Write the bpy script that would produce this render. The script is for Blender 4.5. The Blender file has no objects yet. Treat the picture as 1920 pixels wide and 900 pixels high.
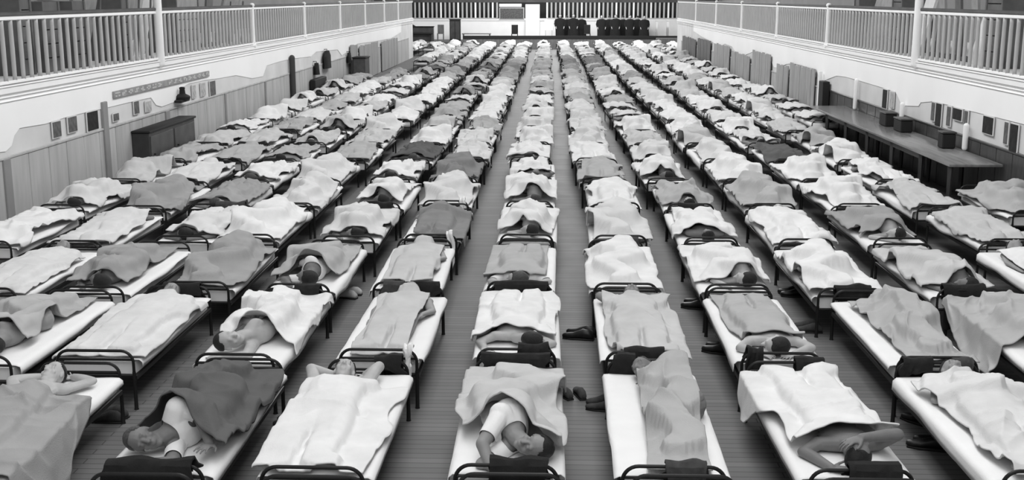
import bpy, math, random
import numpy as np
from mathutils import Vector, Matrix

SC = bpy.context.scene
COL = SC.collection
PI = math.pi
RNG = random.Random(7)

# ------------------------------------------------------------------ camera model
FPX = 2166.0
CAMZ = 3.16
TH = math.atan(457.0 / FPX)
PSI = math.atan(70.0 * math.cos(TH) / FPX)
F_ = np.array([-math.sin(PSI) * math.cos(TH), math.cos(PSI) * math.cos(TH), -math.sin(TH)])
R_ = np.array([math.cos(PSI), math.sin(PSI), 0.0])
U_ = np.cross(R_, F_)
CO = np.array([0.0, 0.0, CAMZ])

def ray(px, py):
    return F_ * FPX + R_ * (px - 960.0) - U_ * (py - 450.0)

def on_z(px, py, z):
    d = ray(px, py)
    return CO + d * ((z - CAMZ) / d[2])

def on_x(px, py, x):
    d = ray(px, py)
    return CO + d * (x / d[0])

def on_y(px, py, y):
    d = ray(px, py)
    return CO + d * (y / d[1])

cam = bpy.data.cameras.new('camera')
cam.sensor_width = 36.0
cam.lens = 36.0 * FPX / 1920.0
cam.clip_end = 300
camo = bpy.data.objects.new('camera', cam)
COL.objects.link(camo)
camo.matrix_world = Matrix(((R_[0], U_[0], -F_[0], 0), (R_[1], U_[1], -F_[1], 0), (R_[2], U_[2], -F_[2], CAMZ), (0, 0, 0, 1)))
SC.camera = camo

# ------------------------------------------------------------------ materials
MATS = {}

def mat(name, v, rough=0.9, noise=0.0, scale=6.0, bump=0.0, bscale=60.0, spec=0.3, stretch=(1, 1, 1)):
    if name in MATS:
        return MATS[name]
    m = bpy.data.materials.new(name)
    m.use_nodes = True
    nt = m.node_tree
    b = nt.nodes['Principled BSDF']
    b.inputs['Base Color'].default_value = (v, v, v, 1)
    b.inputs['Roughness'].default_value = rough
    b.inputs['Specular IOR Level'].default_value = spec
    if noise or bump:
        tc = nt.nodes.new('ShaderNodeTexCoord')
        mp = nt.nodes.new('ShaderNodeMapping')
        mp.inputs['Scale'].default_value = stretch
        nt.links.new(tc.outputs['Object'], mp.inputs['Vector'])
    if noise:
        n = nt.nodes.new('ShaderNodeTexNoise')
        n.inputs['Scale'].default_value = scale
        n.inputs['Detail'].default_value = 4
        nt.links.new(mp.outputs['Vector'], n.inputs['Vector'])
        r = nt.nodes.new('ShaderNodeMapRange')
        r.inputs['From Min'].default_value = 0.3
        r.inputs['From Max'].default_value = 0.7
        r.inputs['To Min'].default_value = max(0, v * (1 - noise))
        r.inputs['To Max'].default_value = min(0.95, v * (1 + noise))
        nt.links.new(n.outputs['Fac'], r.inputs['Value'])
        nt.links.new(r.outputs['Result'], b.inputs['Base Color'])
    if bump:
        n2 = nt.nodes.new('ShaderNodeTexNoise')
        n2.inputs['Scale'].default_value = bscale
        n2.inputs['Detail'].default_value = 3
        nt.links.new(mp.outputs['Vector'], n2.inputs['Vector'])
        bp = nt.nodes.new('ShaderNodeBump')
        bp.inputs['Strength'].default_value = bump
        bp.inputs['Distance'].default_value = 0.01
        nt.links.new(n2.outputs['Fac'], bp.inputs['Height'])
        nt.links.new(bp.outputs['Normal'], b.inputs['Normal'])
    MATS[name] = m
    return m

M_IRON = mat('black_iron', 0.012, 0.45, 0.2, 30)
M_SHEET = mat('white_sheet', 0.84, 0.95, 0.03, 4, 0.12, 90)
M_TICK = mat('mattress_ticking', 0.80, 0.95, 0.04, 8, 0.1, 60)
M_SKIN = mat('skin', 0.27, 0.6, 0.08, 12, 0.05, 80)
M_SKINL = mat('fair_skin', 0.44, 0.6, 0.08, 12, 0.05, 80)
M_SKIND = mat('tanned_skin', 0.18, 0.6, 0.08, 12, 0.05, 80)
M_HAIR = mat('dark_hair', 0.018, 0.55, 0.3, 60, 0.6, 160, stretch=(1, 1, 4))
M_HAIRB = mat('brown_hair', 0.07, 0.55, 0.3, 60, 0.6, 160, stretch=(1, 1, 4))
M_SHIRT = mat('white_undershirt', 0.80, 0.95, 0.04, 12, 0.15, 120)
M_COAT = mat('black_cloth', 0.015, 0.95, 0.2, 20, 0.3, 120)
M_CLOTH = mat('dark_grey_cloth', 0.05, 0.95, 0.2, 20, 0.3, 120)
M_SHOE = mat('black_leather', 0.012, 0.4, 0.2, 30)
M_TOWEL = mat('white_towel', 0.84, 0.98, 0.04, 12, 0.4, 150)
TONES = [0.76, 0.66, 0.54, 0.43, 0.34, 0.24, 0.12, 0.05]
TNAME = ['white', 'pale', 'light grey', 'grey', 'grey', 'dark grey', 'dark grey', 'near black']

def tone(i):
    return mat('wool_blanket_%s' % 'abcdefgh'[i], TONES[i], 1.0, 0.07, 5, 0.25, 110, spec=0.1)

M_WHITE = mat('white_paint', 0.90, 0.6, 0.03, 1.5)
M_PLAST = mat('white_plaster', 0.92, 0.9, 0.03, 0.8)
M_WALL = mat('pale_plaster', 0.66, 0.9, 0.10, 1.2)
M_RAIL = mat('baluster_paint', 0.46, 0.6, 0.05, 2)
M_DARKRAIL = mat('dark_handrail', 0.07, 0.5, 0.2, 3)
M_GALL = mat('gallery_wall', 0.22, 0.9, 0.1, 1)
M_DWOOD = mat('dark_wood', 0.05, 0.4, 0.3, 3, 0.1, 20, stretch=(1, 6, 1))
M_MWOOD = mat('mid_wood', 0.13, 0.6, 0.25, 3, 0.1, 20, stretch=(6, 6, 1))
M_GWOOD = mat('grey_boards', 0.33, 0.8, 0.2, 2.5, 0.1, 20, stretch=(6, 6, .6))
M_BLACK = mat('flat_black', 0.015, 0.7)
M_PAPER = mat('picture_dark', 0.014, 0.8, 0.6, 14)
M_PAPER2 = mat('picture_grey', 0.10, 0.6, 0.4, 14)

# ------------------------------------------------------------------ mesh builder
def unit(v):
    v = np.asarray(v, float)
    return v / (np.linalg.norm(v) + 1e-12)

def perp(d):
    a = np.array([0, 0, 1.0]) if abs(d[2]) < 0.9 else np.array([1.0, 0, 0])
    s = unit(np.cross(a, d))
    return s, np.cross(d, s)

class MB:
    def __init__(self):
        self.v = []
        self.f = []
        self.n = 0

    def add(self, vs, fs):
        vs = np.asarray(vs, float)
        self.v.append(vs)
        k = self.n
        self.f.extend([tuple(i + k for i in f) for f in fs])
        self.n += len(vs)
        return self

    def loft(self, rings, closed=True):
        n = len(rings[0])
        vs = np.concatenate(rings)
        fs = []
        for i in range(len(rings) - 1):
            for j in range(n):
                a, b = i * n + j, i * n + (j + 1) % n
                fs.append((a, b, b + n, a + n))
        if closed:
            fs.append(tuple(range(n))[::-1])
            fs.append(tuple((len(rings) - 1) * n + j for j in range(n)))
        return self.add(vs, fs)

    def capsule(self, a, b, ra, rb=None, n=12, m=4):
        rb = ra if rb is None else rb
        a = np.asarray(a, float); b = np.asarray(b, float)
        d = unit(b - a) if np.linalg.norm(b - a) > 1e-6 else np.array([0, 0, 1.0])
        s, t = perp(d)
        ang = np.linspace(0, 2 * PI, n, endpoint=False)
        circ = np.outer(np.cos(ang), s) + np.outer(np.sin(ang), t)
        rings = []
        for k in range(m):
            p = -PI / 2 + PI / 2 * (k + 0.35) / m
            rings.append(a + d * ra * math.sin(p) + circ * ra * math.cos(p))
        rings.append(a + circ * ra)
        rings.append(b + circ * rb)
        for k in range(m):
            p = PI / 2 * (k + 0.65) / m
            rings.append(b + d * rb * math.sin(p) + circ * rb * math.cos(p))
        return self.loft(rings)

    def ellipsoid(self, c, M, n=16, m=9):
        c = np.asarray(c, float); M = np.asarray(M, float)
        ang = np.linspace(0, 2 * PI, n, endpoint=False)
        rings = []
        for k in range(m):
            p = -PI / 2 + PI * (k + 0.5) / m
            loc = np.stack([np.cos(ang) * math.cos(p), np.sin(ang) * math.cos(p), np.full(n, math.sin(p))], 1)
            rings.append(c + loc @ M)
        return self.loft(rings)

    def tube(self, pts, r, n=8):
        pts = [np.asarray(p, float) for p in pts]
        rings = []
        up = None
        ang = np.linspace(0, 2 * PI, n, endpoint=False)
        for i, p in enumerate(pts):
            d = unit(pts[min(i + 1, len(pts) - 1)] - pts[max(i - 1, 0)])
            if up is None:
                s, t = perp(d)
            else:
                t = unit(up - d * np.dot(up, d)); s = np.cross(t, d)
            up = t
            rr = r[i] if hasattr(r, '__len__') else r
            rings.append(p + rr * (np.outer(np.cos(ang), s) + np.outer(np.sin(ang), t)))
        return self.loft(rings)

    def box(self, lo, hi, bev=0.0):
        lo = np.asarray(lo, float); hi = np.asarray(hi, float)
        b = min(bev, 0.45 * float(np.min(hi - lo)))
        if b <= 0:
            x0, y0, z0 = lo; x1, y1, z1 = hi
            vs = [(x0, y0, z0), (x1, y0, z0), (x1, y1, z0), (x0, y1, z0), (x0, y0, z1), (x1, y0, z1), (x1, y1, z1), (x0, y1, z1)]
            return self.add(vs, [(0, 3, 2, 1), (4, 5, 6, 7), (0, 1, 5, 4), (1, 2, 6, 5), (2, 3, 7, 6), (3, 0, 4, 7)])
        rings = []
        for z, ins in ((lo[2], b), (lo[2] + b, 0), (hi[2] - b, 0), (hi[2], b)):
            x0, y0, x1, y1 = lo[0] + ins, lo[1] + ins, hi[0] - ins, hi[1] - ins
            rings.append(np.array([(x0 + b, y0, z), (x1 - b, y0, z), (x1, y0 + b, z), (x1, y1 - b, z), (x1 - b, y1, z), (x0 + b, y1, z), (x0, y1 - b, z), (x0, y0 + b, z)]))
        return self.loft(rings)

    def lathe(self, c, prof, n=14):
        c = np.asarray(c, float)
        ang = np.linspace(0, 2 * PI, n, endpoint=False)
        return self.loft([c + np.stack([r * np.cos(ang), r * np.sin(ang), np.full(n, z)], 1) for r, z in prof])

    def mesh(self, name, smooth=True):
        me = bpy.data.meshes.new(name)
        me.from_pydata(np.concatenate(self.v).tolist(), [], self.f)
        me.update()
        if smooth:
            me.polygons.foreach_set('use_smooth', [True] * len(me.polygons))
        return me

def obj(name, mb, m, parent=None, smooth=True, auto=True, loc=None):
    me = mb.mesh(name, smooth) if isinstance(mb, MB) else mb
    if m is not None and not len(me.materials):
        me.materials.append(m)
    if smooth and auto and isinstance(mb, MB):
        try:
            me.set_sharp_from_angle(angle=math.radians(40))
        except Exception:
            pass
    o = bpy.data.objects.new(name, me)
    COL.objects.link(o)
    if parent is not None:
        o.parent = parent
    if loc is not None:
        o.location = loc
    return o

def empty(name, loc=(0, 0, 0), rz=0.0):
    o = bpy.data.objects.new(name, None)
    o.empty_display_size = 0.1
    COL.objects.link(o)
    o.location = loc
    o.rotation_euler = (0, 0, rz)
    return o

def tag(o, label, cat, group=None, kind=None):
    o['label'] = label
    o['category'] = cat
    if group:
        o['group'] = group
    if kind:
        o['kind'] = kind
    return o

def struct(name, mb, m, smooth=True, parent=None):
    o = obj(name, mb, m, parent, smooth)
    if parent is None:
        o['kind'] = 'structure'
    return o

KIDS = {}
def copy_tree(src, parent=None):
    c = src.copy()
    COL.objects.link(c)
    if parent is not None:
        c.parent = parent
    for ch in KIDS.get(src.name, None) or src.children:
        copy_tree(ch, c)
    return c

# ------------------------------------------------------------------ noise
def _hash(ix, iy, seed):
    h = (ix.astype(np.int64) * 374761393 + iy.astype(np.int64) * 668265263 + seed * 974634777) & 0x7fffffff
    h = ((h ^ (h >> 13)) * 1274126177) & 0x7fffffff
    return ((h ^ (h >> 16)) & 0xffff) / 65535.0

def vnoise(x, y, seed):
    x = np.asarray(x, float); y = np.asarray(y, float)
    ix, iy = np.floor(x), np.floor(y)
    fx, fy = x - ix, y - iy
    fx = fx * fx * (3 - 2 * fx); fy = fy * fy * (3 - 2 * fy)
    a = _hash(ix, iy, seed); b = _hash(ix + 1, iy, seed)
    c = _hash(ix, iy + 1, seed); d = _hash(ix + 1, iy + 1, seed)
    return (a * (1 - fx) + b * fx) * (1 - fy) + (c * (1 - fx) + d * fx) * fy

# ------------------------------------------------------------------ bodies
def frame_of(crown, face):
    c = unit(crown)
    f = np.asarray(face, float)
    f = unit(f - c * np.dot(f, c))
    return np.cross(f, c), f, c

def remesh(mb, name, voxel, smooth=4, flat=0.003, fac=0.5):
    me = mb.mesh(name)
    o = bpy.data.objects.new(name, me)
    COL.objects.link(o)
    r = o.modifiers.new('r', 'REMESH'); r.mode = 'VOXEL'; r.voxel_size = voxel; r.adaptivity = 0.0
    s = o.modifiers.new('s', 'SMOOTH'); s.factor = fac; s.iterations = smooth
    dg = bpy.context.evaluated_depsgraph_get()
    out = bpy.data.meshes.new_from_object(o.evaluated_get(dg))
    bpy.data.objects.remove(o)
    bpy.data.meshes.remove(me)
    out.name = name
    n = len(out.vertices)
    co = np.empty(n * 3)
    out.vertices.foreach_get('co', co)
    co = co.reshape(-1, 3)
    if flat is not None:
        co[:, 2] = np.maximum(co[:, 2] - 0.032, flat)
        out.vertices.foreach_set('co', co.ravel())
    out.polygons.foreach_set('use_smooth', [True] * len(out.polygons))
    out.update()
    return out, co

def seg_dist(p, a, b):
    a = np.asarray(a, float); b = np.asarray(b, float)
    ab = b - a
    t = np.clip(((p - a) @ ab) / (ab @ ab + 1e-9), 0, 1)
    return np.linalg.norm(p - (a + t[:, None] * ab), axis=1), t

def hand(mb, w, d, n, side, curl=0.35):
    d = unit(d); n = np.asarray(n, float); n = unit(n - d * np.dot(n, d)); s = np.cross(d, n) * side
    w = np.asarray(w, float)
    mb.ellipsoid(w + d * 0.048, np.array([d * 0.055, s * 0.042, n * 0.015]))
    for i, L in enumerate((0.070, 0.080, 0.074, 0.056)):
        b = w + d * (0.088 - 0.004 * abs(i - 1.3)) + s * (0.033 - 0.0225 * i)
        dd = unit(d + s * (0.10 - 0.075 * i))
        p = b
        for k, q in enumerate((0.45, 0.31, 0.24)):
            a = curl * (k + 0.6)
            e = p + (dd * math.cos(a) + n * math.sin(a)) * L * q
            mb.capsule(p, e, 0.0086 - 0.0008 * k, 0.0078 - 0.0008 * k, 8, 3)
            p = e
    b = w + d * 0.022 + s * 0.034
    e = b + unit(d * 0.7 + s * 0.7 + n * 0.25) * 0.04
    mb.capsule(b, e, 0.0125, 0.0105, 8, 3)
    mb.capsule(e, e + unit(d * 0.9 + s * 0.3 + n * 0.35) * 0.032, 0.0105, 0.0085, 8, 3)

def head_parts(mb, c0, crown, face, detail=True, k=0.95):
    l, f, c = frame_of(crown, face)
    c0 = np.asarray(c0, float)
    E = lambda p, a, b, g: mb.ellipsoid(c0 + (l * p[0] + f * p[1] + c * p[2]) * k, np.array([l * a, f * b, c * g]) * k)
    E((0, -0.012, 0.03), 0.076, 0.096, 0.086)
    E((0, 0.018, -0.042), 0.058, 0.070, 0.082)
    if detail:
        E((0, 0.055, -0.105), 0.026, 0.022, 0.02)
        P = lambda p: c0 + (l * p[0] + f * p[1] + c * p[2]) * k
        mb.capsule(P((0, 0.084, 0.012)), P((0, 0.108, -0.03)), 0.009 * k, 0.015 * k, 10, 3)
        for s in (-1, 1):
            E((s * 0.013, 0.094, -0.034), 0.010, 0.010, 0.009)
            E((s * 0.030, 0.076, -0.002), 0.016, 0.013, 0.011)
            E((s * 0.030, 0.080, 0.022), 0.022, 0.012, 0.008)
            E((s * 0.040, 0.060, -0.035), 0.02, 0.02, 0.02)
            E((s * 0.076, -0.012, -0.006), 0.009, 0.020, 0.032)
        E((0, 0.083, -0.062), 0.024, 0.012, 0.007)
        E((0, 0.081, -0.074), 0.021, 0.012, 0.007)

def hair_mesh(c0, crown, face, name, k=0.95, n=40, m=26, seed=0, big=1.0):
    l, f, c = frame_of(crown, face)
    mb = MB()
    ang = np.linspace(0, 2 * PI, n, endpoint=False)
    rings = []
    for i in range(m):
        p = -PI / 2 + PI * (i + 0.5) / m
        x = np.cos(ang) * math.cos(p); y = np.sin(ang) * math.cos(p); z = np.full(n, math.sin(p))
        on = np.minimum((z - 0.35 * y + 0.12) * 4, 1.0)           # hair line: above the brow, down the nape
        on = np.where(y > 0.55, np.minimum(on, (z - 0.62) * 5), on)
        on = np.clip(on, 0, 1)
        w = 0.80 + on * (0.27 + 0.05 * vnoise(ang * 3 + 9, np.full(n, p * 5), seed)) * big
        rings.append(np.asarray(c0) + k * (np.outer(x * 0.076 * w, l) + np.outer(y * 0.096 * w - 0.012, f) + np.outer(z * 0.086 * w + 0.03, c)))
    mb.loft(rings)
    me = mb.mesh(name)
    return me

def squash(co, cover, press):
    q = np.clip((co[:, 1] - (cover - .16)) / .24, 0, 1)
    q = q * q * (3 - 2 * q)
    co[:, 2] = np.maximum(co[:, 2] * (press + (1 - press) * q), 0.003)

def squash_mesh(me, cover, press=0.60):
    n = len(me.vertices)
    co = np.empty(n * 3); me.vertices.foreach_get('co', co); co = co.reshape(-1, 3)
    squash(co, cover, press)
    me.vertices.foreach_set('co', co.ravel()); me.update()

def build_body(name, J, voxel=0.012, hands=False, detail=False, flat=0.003, cover=None, press=0.60):
    mb = MB()
    A = {k: np.asarray(v, float) for k, v in J.items() if k not in ('curl',)}
    t = unit(A['neck'] - A['pelvis'])
    L = A['lat'] if 'lat' in A else unit(A['shL'] - A['shR'])
    L = unit(L - t * np.dot(L, t))
    D = np.cross(t, L)
    head_parts(mb, A['head'], A['crown'], A['face'], detail)
    hc = unit(A['crown'])
    mb.capsule(A['head'] - hc * 0.05 - unit(A['face']) * 0.012, A['neck'], 0.052, 0.058)
    mb.ellipsoid(A['chest'], np.array([t * 0.175, L * 0.160, D * 0.108]))
    mb.ellipsoid(A['belly'], np.array([t * 0.170, L * 0.138, D * 0.098]))
    mb.ellipsoid(A['pelvis'], np.array([t * 0.135, L * 0.162, D * 0.108]))
    mb.capsule(A['chest'], A['neck'], 0.085, 0.06)
    for s in 'LR':
        mb.capsule(A['neck'] * 0.55 + A['chest'] * 0.45, A['sh' + s], 0.075, 0.064)
        mb.capsule(A['sh' + s], A['el' + s], 0.056, 0.041)
        mb.capsule(A['el' + s], A['wr' + s], 0.042, 0.028)
        hip = A['pelvis'] + L * (0.085 if s == 'L' else -0.085) - t * 0.03
        mb.capsule(hip, A['kn' + s], 0.088, 0.056)
        mb.capsule(A['kn' + s], A['an' + s], 0.057, 0.036)
        mb.capsule(A['an' + s], A['toe' + s], 0.038, 0.026)
        d = A['wr' + s] - A['el' + s]
        if 'hd' + s in A:
            d = A['hd' + s]
        n = A.get('hn' + s, np.array([0, 0, -1.0]))
        if hands:
            hand(mb, A['wr' + s], d, n, 1 if s == 'L' else -1, J.get('curl', 0.35))
        else:
            mb.capsule(A['wr' + s], A['wr' + s] + unit(d) * 0.11, 0.03, 0.02)
    me, co = remesh(mb, name, voxel, 4 if voxel > 0.008 else 5, flat)
    if cover is not None:      # the sprung mattress gives way under hips and legs
        squash(co, cover, press)
        me.vertices.foreach_set('co', co.ravel())
        me.update()
    return me, co

def limb(a, *pts):
    return [np.asarray(p, float) for p in (a,) + pts]

# local axes: x across the bed, y along it with the head at +y, z above the mattress
def pose_back(x=0.0, turn=0.0, arms='down', bend=0.0, hy=0.77):
    o = hy - 0.77
    J = dict(head=(x, .77 + o, .115), crown=(0.05, 1, .12), face=(turn, -.12, 1), neck=(x, .63 + o, .095), chest=(x, .46 + o, .112),
             belly=(x, .22 + o, .104), pelvis=(x, .02 + o, .105), shR=(x + .175, .535 + o, .10), shL=(x - .175, .535 + o, .10), lat=(-1, 0, 0),
             knR=(x + .12 + bend, -.40 + o, .10 + bend), knL=(x - .11, -.41 + o, .10),
             anR=(x + .11, -.79 + o, .075), anL=(x - .11, -.80 + o, .075), toeR=(x + .20, -.86 + o, .10), toeL=(x - .20, -.87 + o, .10))
    if arms == 'down':
        J.update(elR=(x + .25, .27 + o, .07), elL=(x - .25, .27 + o, .07), wrR=(x + .18, .05 + o, .12), wrL=(x - .24, .03 + o, .06))
    elif arms == 'behind':
        J.update(elR=(x + .29, .74 + o, .10), elL=(x - .29, .74 + o, .10), wrR=(x + .12, .85 + o, .055), wrL=(x - .12, .85 + o, .055),
                 hnR=(0, 0, 1), hnL=(0, 0, 1))
    elif arms == 'chest':
        J.update(elR=(x + .27, .30 + o, .08), elL=(x - .27, .30 + o, .08), wrR=(x + .06, .34 + o, .235), wrL=(x - .05, .27 + o, .235))
    return J

def pose_side(s=1, x=0.0, curl=0.2, hy=0.74, arm='under'):
    o = hy - 0.74
    J = dict(head=(x - .02 * s, .74 + o, .125), crown=(-.1 * s, 1, .05), face=(s, .05, .12), neck=(x - .04 * s, .61 + o, .15), chest=(x - .03 * s, .45 + o, .175),
             belly=(x - .05 * s, .22 + o, .155), pelvis=(x - .08 * s, .02 + o, .165), lat=(0, 0, 1),
             shL=(x - .02 * s, .515 + o, .315), shR=(x, .525 + o, .07),
             knL=(x + .10 * s + curl * s, -.30 + o, .235), knR=(x + .08 * s + curl * s, -.32 + o, .09),
             anL=(x - .02 * s, -.66 + o, .17), anR=(x - .05 * s, -.68 + o, .06),
             toeL=(x + .09 * s, -.74 + o, .15), toeR=(x + .06 * s, -.76 + o, .04),
             elL=(x + .15 * s, .31 + o, .27), wrL=(x + .27 * s, .45 + o, .11), elR=(x + .25 * s, .55 + o, .06), wrR=(x + .17 * s, .72 + o, .05))
    if arm == 'fold':
        J.update(elR=(x + .22 * s, .62 + o, .06), wrR=(x + .04 * s, .79 + o, .045))
    if arm == 'along':
        J.update(elL=(x - .02 * s, .25 + o, .35), wrL=(x + .02 * s, .02 + o, .34))
    return J

def pose_prone(s=1, x=0.0, hy=0.76):
    o = hy - 0.76
    return dict(head=(x + .02 * s, .76 + o, .11), crown=(.05 * s, 1, .05), face=(s, .02, -.05), neck=(x, .62 + o, .105), chest=(x, .45 + o, .112),
                belly=(x, .22 + o, .10), pelvis=(x, .02 + o, .11), lat=(1, 0, 0), shL=(x + .175, .54 + o, .10), shR=(x - .175, .54 + o, .10),
                elL=(x + .28, .68 + o, .055), elR=(x - .28, .66 + o, .055), wrL=(x + .15, .79 + o, .05), wrR=(x - .12, .80 + o, .05),
                knL=(x + .10 + .05, -.42 + o, .075), knR=(x - .12, -.42 + o, .075), anL=(x + .09, -.80 + o, .08), anR=(x - .10, -.80 + o, .08),
                toeL=(x + .10, -.92 + o, .04), toeR=(x - .11, -.92 + o, .04))

# ------------------------------------------------------------------ cloth draped on a mattress
MT = 0.38          # mattress top
WM = 0.31          # half width
LM = 0.95          # half length
CELL = 0.02
GU, GV = 116, 66   # grid: u in [-1.16,1.16], v in [-.66,.66]

def height_grid(co):
    h = np.zeros((GU, GV))
    if co is not None:
        iu = np.clip(((co[:, 1] + 1.16) / CELL).astype(int), 0, GU - 1)
        iv = np.clip(((co[:, 0] + 0.66) / CELL).astype(int), 0, GV - 1)
        np.maximum.at(h, (iu, iv), co[:, 2])
    return h

def shift(h, a, b):
    r = np.zeros_like(h)
    n, m = h.shape
    r[max(a, 0):n + min(a, 0), max(b, 0):m + min(b, 0)] = h[max(-a, 0):n + min(-a, 0), max(-b, 0):m + min(-b, 0)]
    return r

def drape(h0, slope=1.0, it=10, blur=5):
    h = h0.copy()
    for _ in range(it):
        g = h
        for a in (-1, 0, 1):
            for b in (-1, 0, 1):
                if a or b:
                    g = np.maximum(g, shift(h, a, b) - slope * CELL * math.hypot(a, b))
        h = g
    for _ in range(blur):
        h = (h * 2 + shift(h, 1, 0) + shift(h, -1, 0) + shift(h, 0, 1) + shift(h, 0, -1)) / 6
    base = h0
    for a in (-2, -1, 0, 1, 2):
        for b in (-2, -1, 0, 1, 2):
            base = np.maximum(base, shift(h0, a, b))
    return np.maximum(h, base)

def sample(h, u, v):
    x = np.clip((u + 1.16) / CELL - 0.5, 0, GU - 1.001); y = np.clip((v + 0.66) / CELL - 0.5, 0, GV - 1.001)
    i, j = x.astype(int), y.astype(int)
    fx, fy = x - i, y - j
    return (h[i, j] * (1 - fx) + h[i + 1, j] * fx) * (1 - fy) + (h[i, j + 1] * (1 - fx) + h[i + 1, j + 1] * fx) * fy

def cloth(name, h, u0, u1, vl, vr, nu=90, nv=56, seed=1, amp=0.018, thick=0.009, wave=0.03, skew=0.0, gap=0.006, fdir=0.5, taper=0.0, fw=7.0, lump=0.0, corner=0.0, wl=None, wr=None, off=0.034, flare=1.0):
    vl, vr = vl * .85, vr * .85
    a = np.linspace(0, 1, nu)[:, None] * np.ones((1, nv))
    b = np.ones((nu, 1)) * np.linspace(0, 1, nv)[None, :]
    u = u0 + (u1 - u0) * a
    u = u + (a ** 3) * wave * 2.0 * (vnoise(b * 3.1, b * 0 + 3, seed) - 0.5) - ((1 - a) ** 3) * wave * 1.2 * vnoise(b * 3.1, b * 0 + 8, seed + 5)
    u = u + corner * (b - 0.5) * a
    u = np.where(u > .90, .90 + .075 * np.tanh((u - .90) / .075), u)
    u = np.where(u < -.90, -.90 - .075 * np.tanh((-.90 - u) / .075), u)
    L = vl + skew * u + taper * a + wave * 2 * (vnoise(a * 4.3, a * 0 + 1, seed + 1) - 0.5)
    R = vr + skew * u - taper * a + wave * 2 * (vnoise(a * 4.3, a * 0 + 2, seed + 2) - 0.5)
    if wl is not None:
        L = L + np.interp(a, *wl)
    if wr is not None:
        R = R + np.interp(a, *wr)
    v = L + (R - L) * b
    z0 = sample(h, u, np.clip(v, -WM, WM))
    # folds: sharp ridges running in two directions, broken up by noise
    def ridges(ang, s1, s2, sd, p):
        A = u * math.cos(ang) + v * math.sin(ang)
        B = -u * math.sin(ang) + v * math.cos(ang)
        B = B + 0.16 * vnoise(u * 2.3 + 3, v * 2.3 + 5, sd + 40)
        n_ = vnoise(A * s1 + 7, B * s2 + 3, sd)
        return (1 - np.abs(2 * n_ - 1)) ** p
    rid = ridges(fdir, 1.7, fw, seed + 3, 3.0)
    rid2 = ridges(fdir + 1.15, 2.4, fw * 1.35, seed + 23, 4.0)
    mod = np.clip((vnoise(u * 2.6, v * 2.6, seed + 6) - 0.20) * 1.9, 0, 1)
    mod2 = np.clip((vnoise(u * 2.6 + 40, v * 2.6, seed + 8) - 0.3) * 1.9, 0, 1)
    f = amp * (rid * mod + 0.7 * rid2 * mod2) + amp * 0.45 * vnoise(u * 8, v * 8, seed + 7)
    if lump:
        f = f + lump * vnoise(u * 3.5 + 11, v * 3.5, seed + 11) ** 2
    zt = z0 + gap + thick + f
    r = 0.03
    s = np.sign(v)
    e = np.maximum(np.abs(v) - WM, 0)
    ang = np.minimum(e / r, PI / 2)
    dn = np.maximum(e - r * PI / 2, 0)
    out = WM + r * np.sin(ang) + off * np.minimum(ang / 0.6, 1)
    out = out + flare * np.minimum(dn, 0.25) * (0.10 + 0.35 * rid * mod + 0.2 * vnoise(u * 6, u * 0 + 3, seed + 9)) * (dn > 0)
    zz = zt - r * (1 - np.cos(ang)) - dn
    low = -MT + 0.006 + thick
    spill = np.maximum(low - zz, 0)
    zz = np.maximum(zz, low)
    x = np.where(e > 0, s * (out + spill * 0.9), v)
    P = np.stack([x, u, zz], 2)
    du = np.gradient(P, axis=0); dv = np.gradient(P, axis=1)
    nrm = np.cross(dv, du)
    nrm /= (np.linalg.norm(nrm, axis=2, keepdims=True) + 1e-9)
    Q = P - nrm * thick
    vs = np.concatenate([P.reshape(-1, 3), Q.reshape(-1, 3)])
    N = nu * nv
    I = np.arange(N).reshape(nu, nv)
    q = np.stack([I[:-1, :-1], I[:-1, 1:], I[1:, 1:], I[1:, :-1]], -1).reshape(-1, 4)
    bq = q[:, ::-1] + N
    rim = np.concatenate([I[0, :], I[1:, -1], I[-1, -2::-1], I[-2:0:-1, 0]])
    rn = np.roll(rim, -1)
    rq = np.stack([rn, rim, rim + N, rn + N], 1)
    fs = np.concatenate([q, bq, rq])
    me = bpy.data.meshes.new(name)
    me.from_pydata(vs.tolist(), [], fs.tolist())
    me.polygons.foreach_set('use_smooth', [True] * len(me.polygons))
    me.update()
    return me

# ------------------------------------------------------------------ the cot
HW, HT, HR = 0.300, 0.475, 0.095

def hoop_pts(y, top=HT, hw=HW, foot=0.30, rad=HR):
    pts = [(-hw, y, foot), (-hw, y, top - rad)]
    for k in range(1, 7):
        a = PI - k * PI / 14
        pts.append((-hw + rad + rad * math.cos(a), y, top - rad + rad * math.sin(a)))
    pts.append((-hw + rad, y, top)); 
    right = [(-p[0], p[1], p[2]) for p in pts[::-1]]
    return pts + right

def mattress_mb(nu=20, nv=9, seed=3):
    mb = MB()
    rings = []
    W, T = WM - 0.015, 0.10
    prof = [(-1, -.5), (-1.0, .0), (-.985, .38), (-.93, .5), (-.5, .52), (0, .53), (.5, .52), (.93, .5), (.985, .38), (1.0, 0), (1, -.5), (0, -.5)]
    for i in range(nu):
        u = -LM + 2 * LM * i / (nu - 1)
        k = 0.985 if i in (0, nu - 1) else 1.0
        ring = []
        for (p, q) in prof:
            ring.append((p * W * k, u, MT - 0.058 + q * T * k + 0.004 * (vnoise(np.array([u * 5]), np.array([p * 4]), seed)[0] - 1.0)))
        rings.append(np.array(ring))
    mb.loft(rings)
    return mb

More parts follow.
